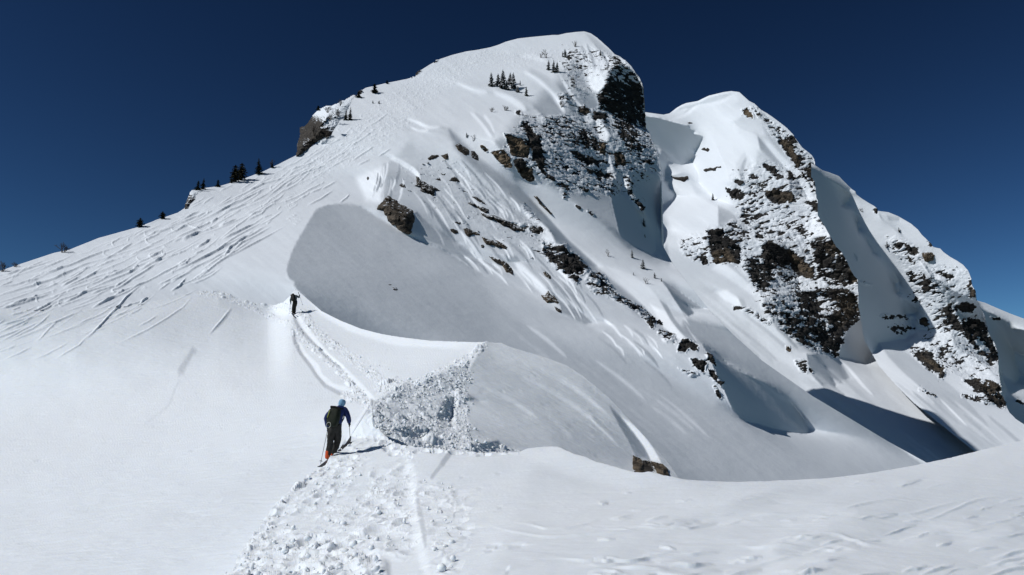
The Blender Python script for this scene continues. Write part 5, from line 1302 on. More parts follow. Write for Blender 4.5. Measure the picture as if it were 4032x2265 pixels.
rock('boulder', 'large dark cracked boulder under a snow cap at the head of the shaded bowl', 'B',
     [(1482,820),(1491,801),(1517,774),(1528,766),(1548,776),(1569,783),(1579,801),(1610,813),(1633,828),(1639,859),(1635,886),(1625,914),(1612,927),(1586,919),(1563,910),(1551,894),(1520,877),(1520,855),(1507,850),(1505,836),(1483,830)],
     .42, MAT_ROCK_BIG, .10, -.22, cat='boulder', cell=.34)
rock('rock_outcrop', 'brown squarish rock above the near crest, left of the dark gap', 'A2', [(2490,1792),(2519,1802),(2533,1820),(2536,1870),(2512,1880),(2492,1850)], .3, MAT_ROCK_BROWN, 0, -.3, cell=.3, sink=-.25)
rock('rock_outcrop', 'brown speckled slanting rock below the bright snow rib, right of the dark gap', 'A2', [(2560,1814),(2609,1827),(2632,1847),(2636,1890),(2593,1880),(2576,1840)], .3, MAT_ROCK_BROWN, 0, -.3, cell=.3, sink=-.25)
rock('rock_outcrop', 'dark rock standing for the shaded gap between two brown blocks above the near crest', 'A2', [(2530,1812),(2562,1812),(2585,1850),(2595,1885),(2532,1880)], .05, MAT_ROCK, .2, -.6, cell=.4, sink=-.05)  # nearly flat dark rock put in for the shade of the gap
rock('cliff', 'craggy skyline cliff with bare bushes and snow patches above the tracked slope', 'B',
     [(1159,619),(1167,570),(1174,535),(1180,500),(1199,494),(1216,472),(1237,454),(1261,427),(1313,411),(1370,387),(1402,371),(1397,396),(1352,470),(1322,510),(1299,535),(1264,556),(1237,571),(1190,606)],
     .22, MAT_ROCK, .2, -.12, lambda U, V: .62 * sstep(0, 70, (U - 1188) * .62 - (V - 470) * .78 + 8 * fbm(np.stack([U / 14, V / 14, U * 0], -1), 3)), cat='cliff', cell=.14, sink=.05)
rock('rock_outcrop', 'small snow-topped rock step on the left skyline below two conifers', 'B', [(741,770),(746,758),(756,750),(785,742),(818,747),(790,760),(776,770),(770,788),(752,800),(742,822),(724,826),(728,806)], .3, MAT_ROCK, .15, -.05,
     lambda U, V: .55 * sstep(-4, 8, (U - 752) * .5 - (V - 768) * .9), cell=.2)

SPUR = 'rocks on the snowy spur above the bowl'
for label, pts, mt in [
    ('cracked brown-grey slab rock just below the spur crest, beside a darker block', [(1790,570),(1808,564),(1848,587),(1850,612),(1834,616),(1815,604),(1798,588)], MAT_ROCK_BIG),
    ('dark square block just right of the cracked slab on the spur crest', [(1854,592),(1868,594),(1884,611),(1888,634),(1872,632),(1855,620)], MAT_ROCK),
    ('low dark rock band under the pillow of snow at the top of the spur', [(1682,624),(1700,610),(1728,609),(1730,618),(1706,628),(1690,632)], MAT_ROCK),
    ('grey pointed rock with a shadow on its right near the top of the spur', [(1734,612),(1748,608),(1763,602),(1768,615),(1766,630),(1752,630)], MAT_ROCK_BIG),
    ('large broken dark rock group above and right of the big boulder', [(1628,735),(1638,722),(1636,690),(1648,694),(1660,708),(1690,722),(1712,734),(1742,748),(1738,756),(1714,754),(1716,776),(1704,780),(1690,768),(1650,754),(1656,738)], MAT_ROCK),
    ('dark triangular rock under a snow hood in the middle of the spur', [(1766,712),(1778,698),(1790,694),(1806,706),(1815,718),(1800,718)], MAT_ROCK),
    ('small reddish rock between the broken group and the hooded triangle', [(1704,702),(1716,704),(1732,698),(1738,714),(1724,712)], MAT_ROCK),
    ('small dark twin rock above the hooded triangle', [(1734,680),(1745,686),(1757,680),(1752,692),(1740,690)], MAT_ROCK),
    ('round black rock by itself above the big boulder', [(1571,730),(1576,722),(1592,722),(1600,732),(1597,742),(1582,740)], MAT_ROCK),
    ('thin upper slab rock above the long dark ledge', [(1855,773),(1872,772),(1895,786),(1917,804),(1912,808),(1880,792)], MAT_ROCK),
    ('blocky dark ledge rock starting the diagonal rock line', [(1840,800),(1850,792),(1862,797),(1880,809),(1904,814),(1924,824),(1931,842),(1912,842),(1894,832),(1876,818),(1856,810)], MAT_ROCK),
    ('long dark ledge running down the middle of the spur', [(1890,838),(1908,842),(1950,848),(1988,862),(2022,882),(2050,894),(2076,908),(2050,914),(2020,910),(1994,898),(1960,878),(1930,866),(1902,852)], MAT_ROCK),
    ('small dark rock left of the lower ledge', [(1786,874),(1802,871),(1815,878),(1813,888),(1798,882)], MAT_ROCK),
    ('dark oval rock on the bowl edge below the small rock', [(1770,902),(1786,900),(1804,908),(1806,920),(1790,923),(1776,914)], MAT_ROCK),
    ('dark stepped ledge in the lower middle of the spur', [(1822,898),(1842,898),(1866,908),(1896,920),(1890,930),(1862,926),(1848,936),(1834,928)], MAT_ROCK_BIG),
    ('brown-tipped ledge at the lower right of the spur', [(1894,932),(1908,930),(1924,942),(1952,944),(1978,956),(2002,974),(1992,984),(1966,978),(1938,968),(1912,964)], MAT_ROCK_BIG),
    ('small dark knob under the brown-tipped ledge', [(1893,965),(1902,962),(1910,970),(1904,978),(1895,976)], MAT_ROCK),
    ('slanting grey slab rock at the lower edge of the bowl', [(1921,1007),(1936,1010),(1968,1022),(1996,1034),(2014,1052),(2022,1066),(2022,1090),(2004,1078),(1990,1072),(1976,1046),(1946,1032)], MAT_ROCK_BIG),
    ('long thin brown rock in the trough right of the spur', [(2101,772),(2116,774),(2138,806),(2158,822),(2178,842),(2168,846),(2152,830),(2126,806)], MAT_ROCK_BROWN),
    ('brown rock at the lower end of the bright snow rib', [(2128,1162),(2146,1160),(2158,1142),(2168,1156),(2184,1164),(2204,1190),(2202,1206),(2180,1194),(2154,1194),(2138,1180)], MAT_ROCK_BROWN),
    ('small dark rock under the last snow pillow of the rib', [(2182,1206),(2196,1210),(2212,1221),(2214,1234),(2198,1230),(2188,1222)], MAT_ROCK),
    ('brown rock beside the rib right of the slanting slab', [(2136,1070),(2146,1066),(2171,1086),(2170,1102),(2158,1098),(2144,1086)], MAT_ROCK_BROWN),
    ('dark rock above the rib where the spur steepens', [(2098,890),(2122,886),(2144,898),(2146,910),(2124,920),(2104,924),(2080,908)], MAT_ROCK)]:
    rock('rock_outcrop', label, 'B', pts, .42, mt, .25, -.14, group=SPUR, seed=pts[0][0] % 17)
rock('rock_outcrop', 'lone small dark stone melting out of the smooth shaded bowl', 'B', [(1544,1134),(1552,1128),(1562,1132),(1568,1142),(1558,1146),(1548,1142)], .5, MAT_ROCK, .1, -.1)
rock('rock_outcrop', 'tiny dark stone just above the lone stone in the shaded bowl', 'B', [(1528,1120),(1538,1118),(1546,1122),(1534,1125)], .5, MAT_ROCK, .1, -.2)
rock('rock_outcrop', 'small black upright stone on the bright snow left of the hump', 'B', [(1443,702),(1448,694),(1454,700),(1452,708),(1447,712)], .5, MAT_ROCK, .1, -.5)
PK2 = 'rocks on the open snow of the second peak'
for label, pts, mt in [
    ('small two-lobed rock on the open snow of the second peak, beside the blue shadow', [(2759,590),(2766,584),(2774,580),(2780,586),(2786,580),(2796,590),(2788,599),(2776,595)], MAT_ROCK),
    ('flat dark ledge with a snow rim in the middle of the second peak snowfield', [(2768,670),(2776,664),(2800,660),(2808,662),(2820,656),(2840,653),(2839,662),(2822,664),(2818,676),(2800,672),(2776,678)], MAT_ROCK),
    ('wide dark rock under a rounded snow mushroom in the gully head', [(2636,693),(2656,696),(2675,696),(2692,694),(2710,692),(2714,705),(2700,714),(2692,718),(2676,712),(2656,708)], MAT_ROCK),
    ('small dark rock just below the corniced rim of the second peak', [(2706,484),(2716,480),(2728,484),(2726,488),(2712,488)], MAT_ROCK)]:
    rock('rock_outcrop', label, 'C', pts, .42, mt, .2, -.25, group=PK2)
rock('rock_outcrop', 'round brown rock with white flecks high on the right shoulder', 'D', [(3626,997),(3636,993),(3653,990),(3672,994),(3682,1004),(3680,1024),(3668,1032),(3653,1035),(3640,1030),(3632,1016)], .5, MAT_ROCK_BROWN, .1, -.12)
rock('rock_outcrop', 'small black block on the shoulder skyline left of the icy rim', 'D', [(3437,826),(3446,819),(3457,822),(3454,842),(3445,840)], .4, MAT_ROCK, .1, -.4)

# ================================================================== trees and shrubs
def flat_mat(name, col, rough=.8, noise=.35, scale=6.0):
    m, nt, out = new_mat(name)
    L = nt.links
    tc = N(nt, "ShaderNodeTexCoord")
    n1 = N(nt, "ShaderNodeTexNoise"); n1.inputs["Scale"].default_value = scale; n1.inputs["Detail"].default_value = 4
    L.new(tc.outputs["Object"], n1.inputs["Vector"])
    cr = N(nt, "ShaderNodeValToRGB")
    lo = tuple(c * (1 - noise) for c in col); hi = tuple(min(1, c * (1 + noise)) for c in col)
    cr.color_ramp.elements[0].position = .35; cr.color_ramp.elements[0].color = lo + (1,)
    cr.color_ramp.elements[1].position = .65; cr.color_ramp.elements[1].color = hi + (1,)
    L.new(n1.outputs["Fac"], cr.inputs["Fac"])
    bp = N(nt, "ShaderNodeBump"); bp.inputs["Strength"].default_value = .25; bp.inputs["Distance"].default_value = .02
    L.new(n1.outputs["Fac"], bp.inputs["Height"])
    bs = N(nt, "ShaderNodeBsdfPrincipled"); bs.inputs["Roughness"].default_value = rough; bs.inputs["Specular IOR Level"].default_value = .25
    L.new(cr.outputs["Color"], bs.inputs["Base Color"]); L.new(bp.outputs["Normal"], bs.inputs["Normal"])
    L.new(bs.outputs[0], out.inputs[0])
    return m
MAT_NEEDLE = flat_mat("conifer_needles", (.018, .026, .016), .9, .5, 3.0)
MAT_NEEDLE_WARM = flat_mat("conifer_needles_warm", (.035, .034, .020), .9, .5, 3.0)
MAT_BARK = flat_mat("bark", (.045, .036, .030), .9, .4, 8.0)
MAT_TWIG = flat_mat("bare_twigs", (.050, .042, .036), .9, .4, 8.0)
MAT_SNOWLUMP = flat_mat("snow_on_branches", (.82, .86, .92), .7, .04, 2.0)

def tube(verts, faces, a, b, ra, rb, n=5):
    a, b = np.asarray(a, float), np.asarray(b, float)
    d = b - a; L = np.linalg.norm(d)
    if L < 1e-6: return
    d = d / L
    x = np.cross(d, [0, 0, 1.0] if abs(d[2]) < .9 else [1.0, 0, 0]); x /= np.linalg.norm(x); y = np.cross(d, x)
    i0 = len(verts)
    for c, r in ((a, ra), (b, rb)):
        for k in range(n):
            t = 2 * math.pi * k / n
            verts.append(c + r * (math.cos(t) * x + math.sin(t) * y))
    for k in range(n):
        k2 = (k + 1) % n
        faces.append((i0 + k, i0 + k2, i0 + n + k2, i0 + n + k))
    faces.append(tuple(i0 + n + k for k in range(n)))

def pymesh(name, verts, faces, smooth=True, mats=(), fm=None):
    me = bpy.data.meshes.new(name)
    me.from_pydata([tuple(map(float, v)) for v in verts], [], [tuple(map(int, f)) for f in faces])
    for m in mats: me.materials.append(m)
    if smooth: me.polygons.foreach_set("use_smooth", np.ones(len(me.polygons), bool))
    if fm is not None: me.polygons.foreach_set("material_index", np.asarray(fm, np.int32))
    me.update()
    return me

def conifer_meshes(seed, wide=.26, snow=.0, ragged=.3, warm=False, power=.75):
    """unit height: trunk and a crown of many drooping needle sprays"""
    rg = random.Random(seed)
    tv, tf = [], []
    lean = (rg.uniform(-.04, .04), rg.uniform(-.04, .04))
    pts = [(0, 0, -.12), (lean[0] * .3, lean[1] * .3, .3), (lean[0] * .7, lean[1] * .7, .65), (lean[0], lean[1], .98)]
    for k in range(3): tube(tv, tf, pts[k], pts[k + 1], .034 * (1 - k * .3), .034 * (1 - (k + 1) * .3), 6)
    cv, cf, fm = [], [], []
    z = .07
    while z < 1.0:
        prog = (z - .07) / .93
        R = wide * (1 - prog) ** power * rg.uniform(1 - ragged, 1 + ragged * .5) + .012
        nb = rg.randint(6, 9) if prog < .8 else 5
        a0 = rg.uniform(0, 6.28)
        for b in range(nb):
            if rg.random() < .12: continue
            a = a0 + 6.283 * b / nb + rg.uniform(-.3, .3)
            r = R * rg.uniform(.55, 1.15)
            dr = Vector((math.cos(a), math.sin(a), 0)); sd = Vector((-math.sin(a), math.cos(a), 0))
            base = Vector((lean[0] * z, lean[1] * z, z)); droop = r * rg.uniform(.15, .5)
            for s in range(3):
                f0, f1 = s / 3.0, (s + 1.35) / 3.0
                p0 = base + dr * r * f0 - Vector((0, 0, droop * f0 ** 1.4)); p1 = base + dr * r * f1 - Vector((0, 0, droop * f1 ** 1.4 - .01))
                w = r * (.36 - .08 * s) * rg.uniform(.7, 1.3)
                tw = rg.uniform(-.5, .5)
                up = Vector((0, 0, 1)) * tw * w
                i0 = len(cv)
                lift = Vector((0, 0, rg.uniform(.0, .025)))
                cv += [p0 + sd * w * .35, p0 - sd * w * .35, (p0 + p1) / 2 - sd * w + up - lift, p1, (p0 + p1) / 2 + sd * w - up - lift]
                cf.append((i0, i0 + 1, i0 + 2, i0 + 3, i0 + 4)); fm.append(0)
                # a tuft under it
                i1 = len(cv); drop = Vector((0, 0, -w * rg.uniform(.5, 1.1)))
                cv += [p0, p1, (p0 + p1) / 2 + drop]; cf.append((i1, i1 + 1, i1 + 2)); fm.append(0)
                if snow and rg.random() < snow:
                    i2 = len(cv); u = Vector((0, 0, .014 + w * .22))
                    q = [p0 + sd * w * .35, p0 - sd * w * .35, (p0 + p1) / 2 - sd * w * .9 + up * .9, p1, (p0 + p1) / 2 + sd * w * .9 - up * .9]
                    cv += [x + u * .25 for x in q] + [(q[0] + q[3]) / 2 + u * 1.5]
                    for k in range(5): cf.append((i2 + k, i2 + (k + 1) % 5, i2 + 5)); fm.append(1)
        z += rg.uniform(.035, .06) * (1.15 - .4 * prog)
    i = len(cv); cv += [Vector((lean[0] + .012, lean[1], .94)), Vector((lean[0] - .012, lean[1] + .01, .94)), Vector((lean[0], lean[1], 1.03))]; cf.append((i, i + 1, i + 2)); fm.append(0)
    return pymesh('trunk', tv, tf, True, (MAT_BARK,)), pymesh('crown', cv, cf, False, (MAT_NEEDLE_WARM if warm else MAT_NEEDLE, MAT_SNOWLUMP), fm)

def shrub_mesh(seed, wide=.5, stems=9, tufts=0.0):
    rg = random.Random(seed)
    v, f = [], []
    def grow(p, d, l, r, depth):
        q = p + d * l
        tube(v, f, p, q, r * 1.7, r * 1.1, 4)
        if depth == 0: return
        for k in range(rg.randint(2, 3)):
            nd = (d + Vector((rg.uniform(-.7, .7), rg.uniform(-.7, .7), rg.uniform(-.1, .5)))).normalized()
            grow(q, nd, l * rg.uniform(.5, .8), r * .62, depth - 1)
    for s in range(stems):
        a = rg.uniform(0, 6.28); t = rg.uniform(.1, 1) * wide
        d = Vector((math.cos(a) * t, math.sin(a) * t, 1)).normalized()
        grow(Vector((math.cos(a) * .05, math.sin(a) * .05, -.12)), d, rg.uniform(.28, .45), .014, 3)
    return pymesh('branches', v, f, True, (MAT_TWIG,))

PROTO = {}
def tree_proto(kind):
    if kind in PROTO: return PROTO[kind]
    if kind == 'a': PROTO[kind] = conifer_meshes(1, .24)
    if kind == 'b': PROTO[kind] = conifer_meshes(2, .30, 0, .5, False, .5)
    if kind == 'c': PROTO[kind] = conifer_meshes(3, .34, 0, .6, True, .42)
    if kind == 's': PROTO[kind] = conifer_meshes(4, .24, .55)
    if kind == 't': PROTO[kind] = conifer_meshes(5, .30, .75, .4)
    if kind == 'w': PROTO[kind] = conifer_meshes(6, .19, .25, .4)
    if kind == 'h': PROTO[kind] = (shrub_mesh(7, .55, 9),)
    if kind == 'i': PROTO[kind] = (shrub_mesh(8, .28, 4),)
    if kind == 'j': PROTO[kind] = (shrub_mesh(9, 1.0, 11),)
    return PROTO[kind]
FIRST = {}
def plant(kind, key, u, v, hpx, label, group, wscale=1.0, rz=None, down=1.5):
    ms = tree_proto(kind)
    d = dep(key, u, max(v + down, float(TOPF[key](u)) + down))
    base = unproj(np.array([float(u)]), np.array([float(v) + down]), np.array([d]))[0]
    h = hpx * d / F
    con = len(ms) == 2
    name = 'conifer' if con else 'bare_shrub'
    if kind not in FIRST:
        r = bpy.data.objects.new(name, None); r.empty_display_size = .3; COL.objects.link(r)
        parts = []
        for m, pn in zip(ms, ('trunk', 'crown') if con else ('branches',)):
            o = bpy.data.objects.new(pn, m); COL.objects.link(o); o.parent = r
        FIRST[kind] = r
    else:
        src = FIRST[kind]
        r = src.copy(); COL.objects.link(r)
        for ch in list(src.children):
            c = ch.copy(); COL.objects.link(c); c.parent = r
    r.location = base
    r.rotation_euler = (0, 0, (u * 0.37 + v) % 6.28 if rz is None else rz)
    r.scale = (h * wscale, h * wscale, h)
    r['label'] = label; r['category'] = 'conifer' if con else 'shrub'; r['group'] = group
    return r
SKYT = 'trees along the left skyline'
plant('b','B',778,748,40,'left of two small conifers standing on the snow-topped skyline rock',SKYT)
plant('a','B',799,744,46,'right of two small conifers on the snow-topped skyline rock',SKYT,1.2)
plant('b','B',858,735,30,'short bushy conifer between the rock pair and the tall skyline group',SKYT,1.2)
plant('c','B',924,715,70,'broad brownish conifer forming the left half of the tall skyline group',SKYT,1.0)
plant('c','B',949,707,70,'broad brownish conifer forming the right half of the tall skyline group',SKYT,.95,2.0)
plant('a','B',911,719,28,'little conifer at the left foot of the tall skyline group',SKYT,1.1)
plant('a','B',1019,685,66,'lone tall narrow dark conifer on the left skyline',SKYT,1.25)
plant('b','B',1072,660,20,'low dark bush conifer right of the lone tall one on the skyline',SKYT,1.3)
plant('h','B',1070,660,44,'thin bare shrub rising behind the low bush right of the tall skyline conifer',SKYT,.5)
plant('c','B',549,893,38,'dark wide bush conifer low on the left skyline, the lower of two',SKYT,1.35)
plant('c','B',640,861,31,'dark wide bush conifer low on the left skyline, the upper of two',SKYT,1.35,1.0)
plant('h','B',247,993,46,'grey leafless thicket on the far left skyline',SKYT,1.3)
plant('h','B',8,1068,48,'leafless bush at the left edge of the picture on the skyline',SKYT,1.0)
plant('h','B',58,1050,22,'low leafless twigs on the skyline near the left edge',SKYT,1.6)
CLF = 'trees and shrubs on the skyline cliff'
plant('h','B',1327,466,52,'bare branching shrub on the snowy top of the skyline cliff',CLF,.9)
plant('h','B',1300,480,40,'second bare shrub on the cliff top, left of the taller one',CLF,.9)
plant('a','B',1362,472,46,'left of two small conifers beside the skyline cliff',CLF,.9)
plant('a','B',1379,472,54,'right of two small conifers beside the skyline cliff',CLF,.9)
plant('h','B',1237,530,48,'bare shrub clinging to the middle of the skyline cliff',CLF,.9)
plant('h','B',1286,545,48,'bare shrub at the lower right edge of the skyline cliff',CLF,.9)
plant('w','B',1296,488,30,'small conifer in the snow gap on the skyline cliff',CLF,1.0)
plant('b','B',1253,432,18,'low dark bush on the upper rim of the skyline cliff',CLF,1.8)
plant('j','B',1290,440,26,'spread of brown twigs on the upper rim of the skyline cliff',CLF,1.5)
plant('h','B',1340,412,26,'thin brown shrub on the skyline just right of the cliff rim',CLF,1.0)
plant('b','B',1413,384,26,'squat dark bush on the skyline beside a rock below the summit slope',CLF,1.4)
plant('b','B',1475,366,42,'dark bushy conifer on the upper skyline left of the summit',CLF,1.25)
plant('b','B',1524,329,16,'tiny dark conifer on the upper skyline right of the bushy one',CLF,1.4)
plant('b','B',1468,406,13,'tiny dark shoot in the tracked snow below the upper skyline',CLF,.9)
plant('b','B',1492,407,13,'second tiny dark shoot in the tracked snow below the upper skyline',CLF,1.1)
SUM = 'snow-laden trees on the summit face'
plant('s','B',1934,340,60,'leftmost snow-laden conifer of the summit face clump',SUM,1.0)
plant('t','B',1962,338,52,'round snow-plastered conifer between the two tallest of the summit clump',SUM,1.2)
plant('s','B',1979,349,82,'tallest pointed conifer of the summit face clump',SUM,1.0)
plant('s','B',2008,334,54,'snow-laden conifer just left of the right-hand spire of the summit clump',SUM,1.1)
plant('s','B',2023,349,70,'right-hand dark spire of the summit face clump',SUM,.95)
plant('t','B',1995,352,36,'low snowy conifer at the front of the summit face clump',SUM,1.4)
plant('w','B',2048,335,22,'small twig-like conifer right of the summit face clump',SUM,1.0)
plant('w','B',2072,377,40,'single leaning conifer casting a shadow below the summit clump',SUM,1.4)
plant('t','B',2038,362,26,'low snowy bush conifer at the right foot of the summit clump',SUM,1.5)
plant('w','B',2159,274,42,'left tree of the narrow pair group nearer the summit rocks',SUM,1.3)
plant('w','B',2180,284,52,'middle tall tree of the group nearer the summit rocks',SUM,1.2)
plant('s','B',2193,284,46,'right tree of the group nearer the summit rocks',SUM,.9)
plant('s','B',2225,226,38,'dark conifer against the uppermost summit rocks',SUM,1.0)
plant('w','B',2216,224,26,'thin tree left of the conifer on the uppermost summit rocks',SUM,1.0)
plant('i','B',2130,226,26,'low bare tree on the open snow below the summit',SUM,1.4)
plant('i','B',2149,228,42,'taller bare tree on the open snow below the summit',SUM,1.1)
plant('w','B',2364,222,28,'small dark tree on the ridge just right of the summit flutes',SUM,1.4)
plant('h','B',2265,184,30,'bare shrub at the very top of the summit rocks',SUM,.9)
plant('j','B',1935,440,22,'spreading half-buried shrub on the snow shoulder below the clump',SUM,1.0)
plant('j','B',1988,434,24,'wide half-buried shrub on the lip above the rock band',SUM,1.3)
plant('w','B',1838,540,22,'small conifer on the left of a pair below the snow shoulder',SUM,1.3)
plant('i','B',1864,552,28,'bare shrub on the right of a pair below the snow shoulder',SUM,1.5)
plant('i','B',2260,350,66,'thin bare tree in the shaded snow under the summit rocks',SUM,.6)
plant('h','B',2212,420,32,'bare bush on the rim above the central rock band',SUM,1.2)
GUL = 'small trees in the gully between the peaks'
plant('w','B',2535,890,34,'dark small tree in the blue shade at the upper gully',GUL,1.5)
plant('w','B',2540,934,15,'tiny tree below the upper gully tree',GUL,1.4)
plant('i','B',2395,1010,34,'sparse thin tree on the sunlit snow fan',GUL,1.0)
plant('w','B',2489,1014,34,'upper tree of the line on the rib below the fan',GUL,1.3)
plant('s','B',2531,1057,40,'snow-dusted bushy tree in the middle of the rib line',GUL,1.2)
plant('w','B',2579,1095,24,'dark tree lower on the rib line',GUL,1.7)
plant('w','B',2604,1107,15,'lowest little tree of the rib line',GUL,1.5)
plant('w','B',2495,1083,13,'tiny dark tree on the bright rib left of the line',GUL,1.4)
plant('i','B',2547,1118,28,'bare twiggy tree under the rib line',GUL,1.6)
plant('a','C',2807,787,30,'single dark conifer on the snow shoulder of the second peak','trees on the far peaks',1.0)
plant('a','D',3541,914,22,'small conifer on the icy slope of the right shoulder','trees on the far peaks',1.0)
plant('t','D',3494,972,32,'snow-plastered small tree on the right shoulder rib','trees on the far peaks',1.2)
plant('j','D',3397,832,16,'half-buried shrub on the sunlit right shoulder','trees on the far peaks',1.6)
# ================================================================== the two ski tourers
MAT_SKIN = flat_mat("skin", (.50, .33, .25), .6, .06, 5.0)
MAT_BLUE = flat_mat("blue_jacket", (.016, .030, .120), .8, .25, 9.0)
MAT_GREYJ = flat_mat("grey_green_jacket", (.10, .125, .13), .8, .2, 9.0)
MAT_PANTS = flat_mat("charcoal_trousers", (.030, .029, .027), .85, .3, 9.0)
MAT_PANTS2 = flat_mat("black_trousers", (.016, .016, .015), .85, .3, 9.0)
MAT_BLACK = flat_mat("black_fabric", (.010, .011, .010), .75, .3, 12.0)
MAT_PACK = flat_mat("black_green_pack", (.011, .015, .009), .75, .35, 12.0)
MAT_LIME = flat_mat("yellow_green_strap", (.36, .40, .07), .7, .1, 5.0)
MAT_HAT = flat_mat("light_blue_hood", (.20, .38, .56), .8, .2, 14.0)
MAT_HAT2 = flat_mat("grey_cap", (.20, .22, .23), .8, .2, 14.0)
MAT_ORANGE = flat_mat("orange_boot", (.62, .085, .020), .45, .1, 5.0)
MAT_BOOT2 = flat_mat("dark_boot", (.02, .02, .022), .5, .2, 5.0)
MAT_METAL = flat_mat("grey_pole_metal", (.20, .21, .22), .35, .1, 5.0)
MAT_SKI = flat_mat("dark_ski", (.035, .036, .040), .4, .2, 4.0)
MAT_ROPE = flat_mat("pale_rope", (.36, .37, .33), .8, .15, 20.0)
MAT_HAIR = flat_mat("dark_hair", (.03, .022, .016), .7, .3, 20.0)

def skin_body(name, verts, edges, root, levels=2):
    """grow a continuous skin over a skeleton: verts = [(co, radius)]"""
    me = bpy.data.meshes.new(name + '_skeleton')
    me.from_pydata([tuple(map(float, v[0])) for v in verts], edges, [])
    o = bpy.data.objects.new(name + '_skeleton', me); COL.objects.link(o)
    md = o.modifiers.new("skin", 'SKIN'); md.use_smooth_shade = True; md.branch_smoothing = .4
    sv = me.skin_vertices[0].data
    for i, v in enumerate(verts):
        r = v[1] if isinstance(v[1], tuple) else (v[1], v[1])
        sv[i].radius = r; sv[i].use_root = (i == root)
    sd = o.modifiers.new("sub", 'SUBSURF'); sd.levels = levels; sd.render_levels = levels
    bpy.context.view_layer.update()
    dg = bpy.context.evaluated_depsgraph_get()
    out = bpy.data.meshes.new_from_object(o.evaluated_get(dg))
    out.name = name
    bpy.data.objects.remove(o); bpy.data.meshes.remove(me)
    return out

def part_of(me, name, keep, inflate, mat, parent, org, wrinkle=0.0, label=None):
    """cut the faces chosen by keep(centre) out of a body mesh and puff them out: clothing that follows the body"""
    bm = bmesh.new(); bm.from_mesh(me)
    bmesh.ops.remove_doubles(bm, verts=bm.verts[:], dist=1e-5)
    bm.normal_update()
    dead = [f for f in bm.faces if not keep(f.calc_center_median())]
    bmesh.ops.delete(bm, geom=dead, context='FACES')
    left = set(bm.faces); isl = []
    while left:                                   # drop stray scraps
        st = [left.pop()]; grp = list(st)
        while st:
            for e in st.pop().edges:
                for g in e.link_faces:
                    if g in left: left.remove(g); st.append(g); grp.append(g)
        isl.append(grp)
    big = max((len(g) for g in isl), default=0)
    scraps = [f for g in isl if len(g) < big * .3 for f in g]
    if scraps: bmesh.ops.delete(bm, geom=scraps, context='FACES')
    bm.normal_update()
    for v in bm.verts:
        k = inflate
        if wrinkle:
            c = np.array([[v.co.x * 16, v.co.y * 16, v.co.z * 11]])
            k += wrinkle * float(fbm(c, 3)[0])
        v.co += v.normal * k
    out = bpy.data.meshes.new(name); bm.to_mesh(out); bm.free()
    out.materials.clear()
    out.polygons.foreach_set("use_smooth", np.ones(len(out.polygons), bool))
    o = link(name, out, mat, parent)
    if label: o['label'] = label
    return o

def lump(bm, c, r, sub=2, stretch=(1, 1, 1)):
    m = Matrix.Translation(c) @ Matrix.Diagonal((r * stretch[0], r * stretch[1], r * stretch[2], 1))
    return bmesh.ops.create_icosphere(bm, subdivisions=sub, radius=1.0, matrix=m)

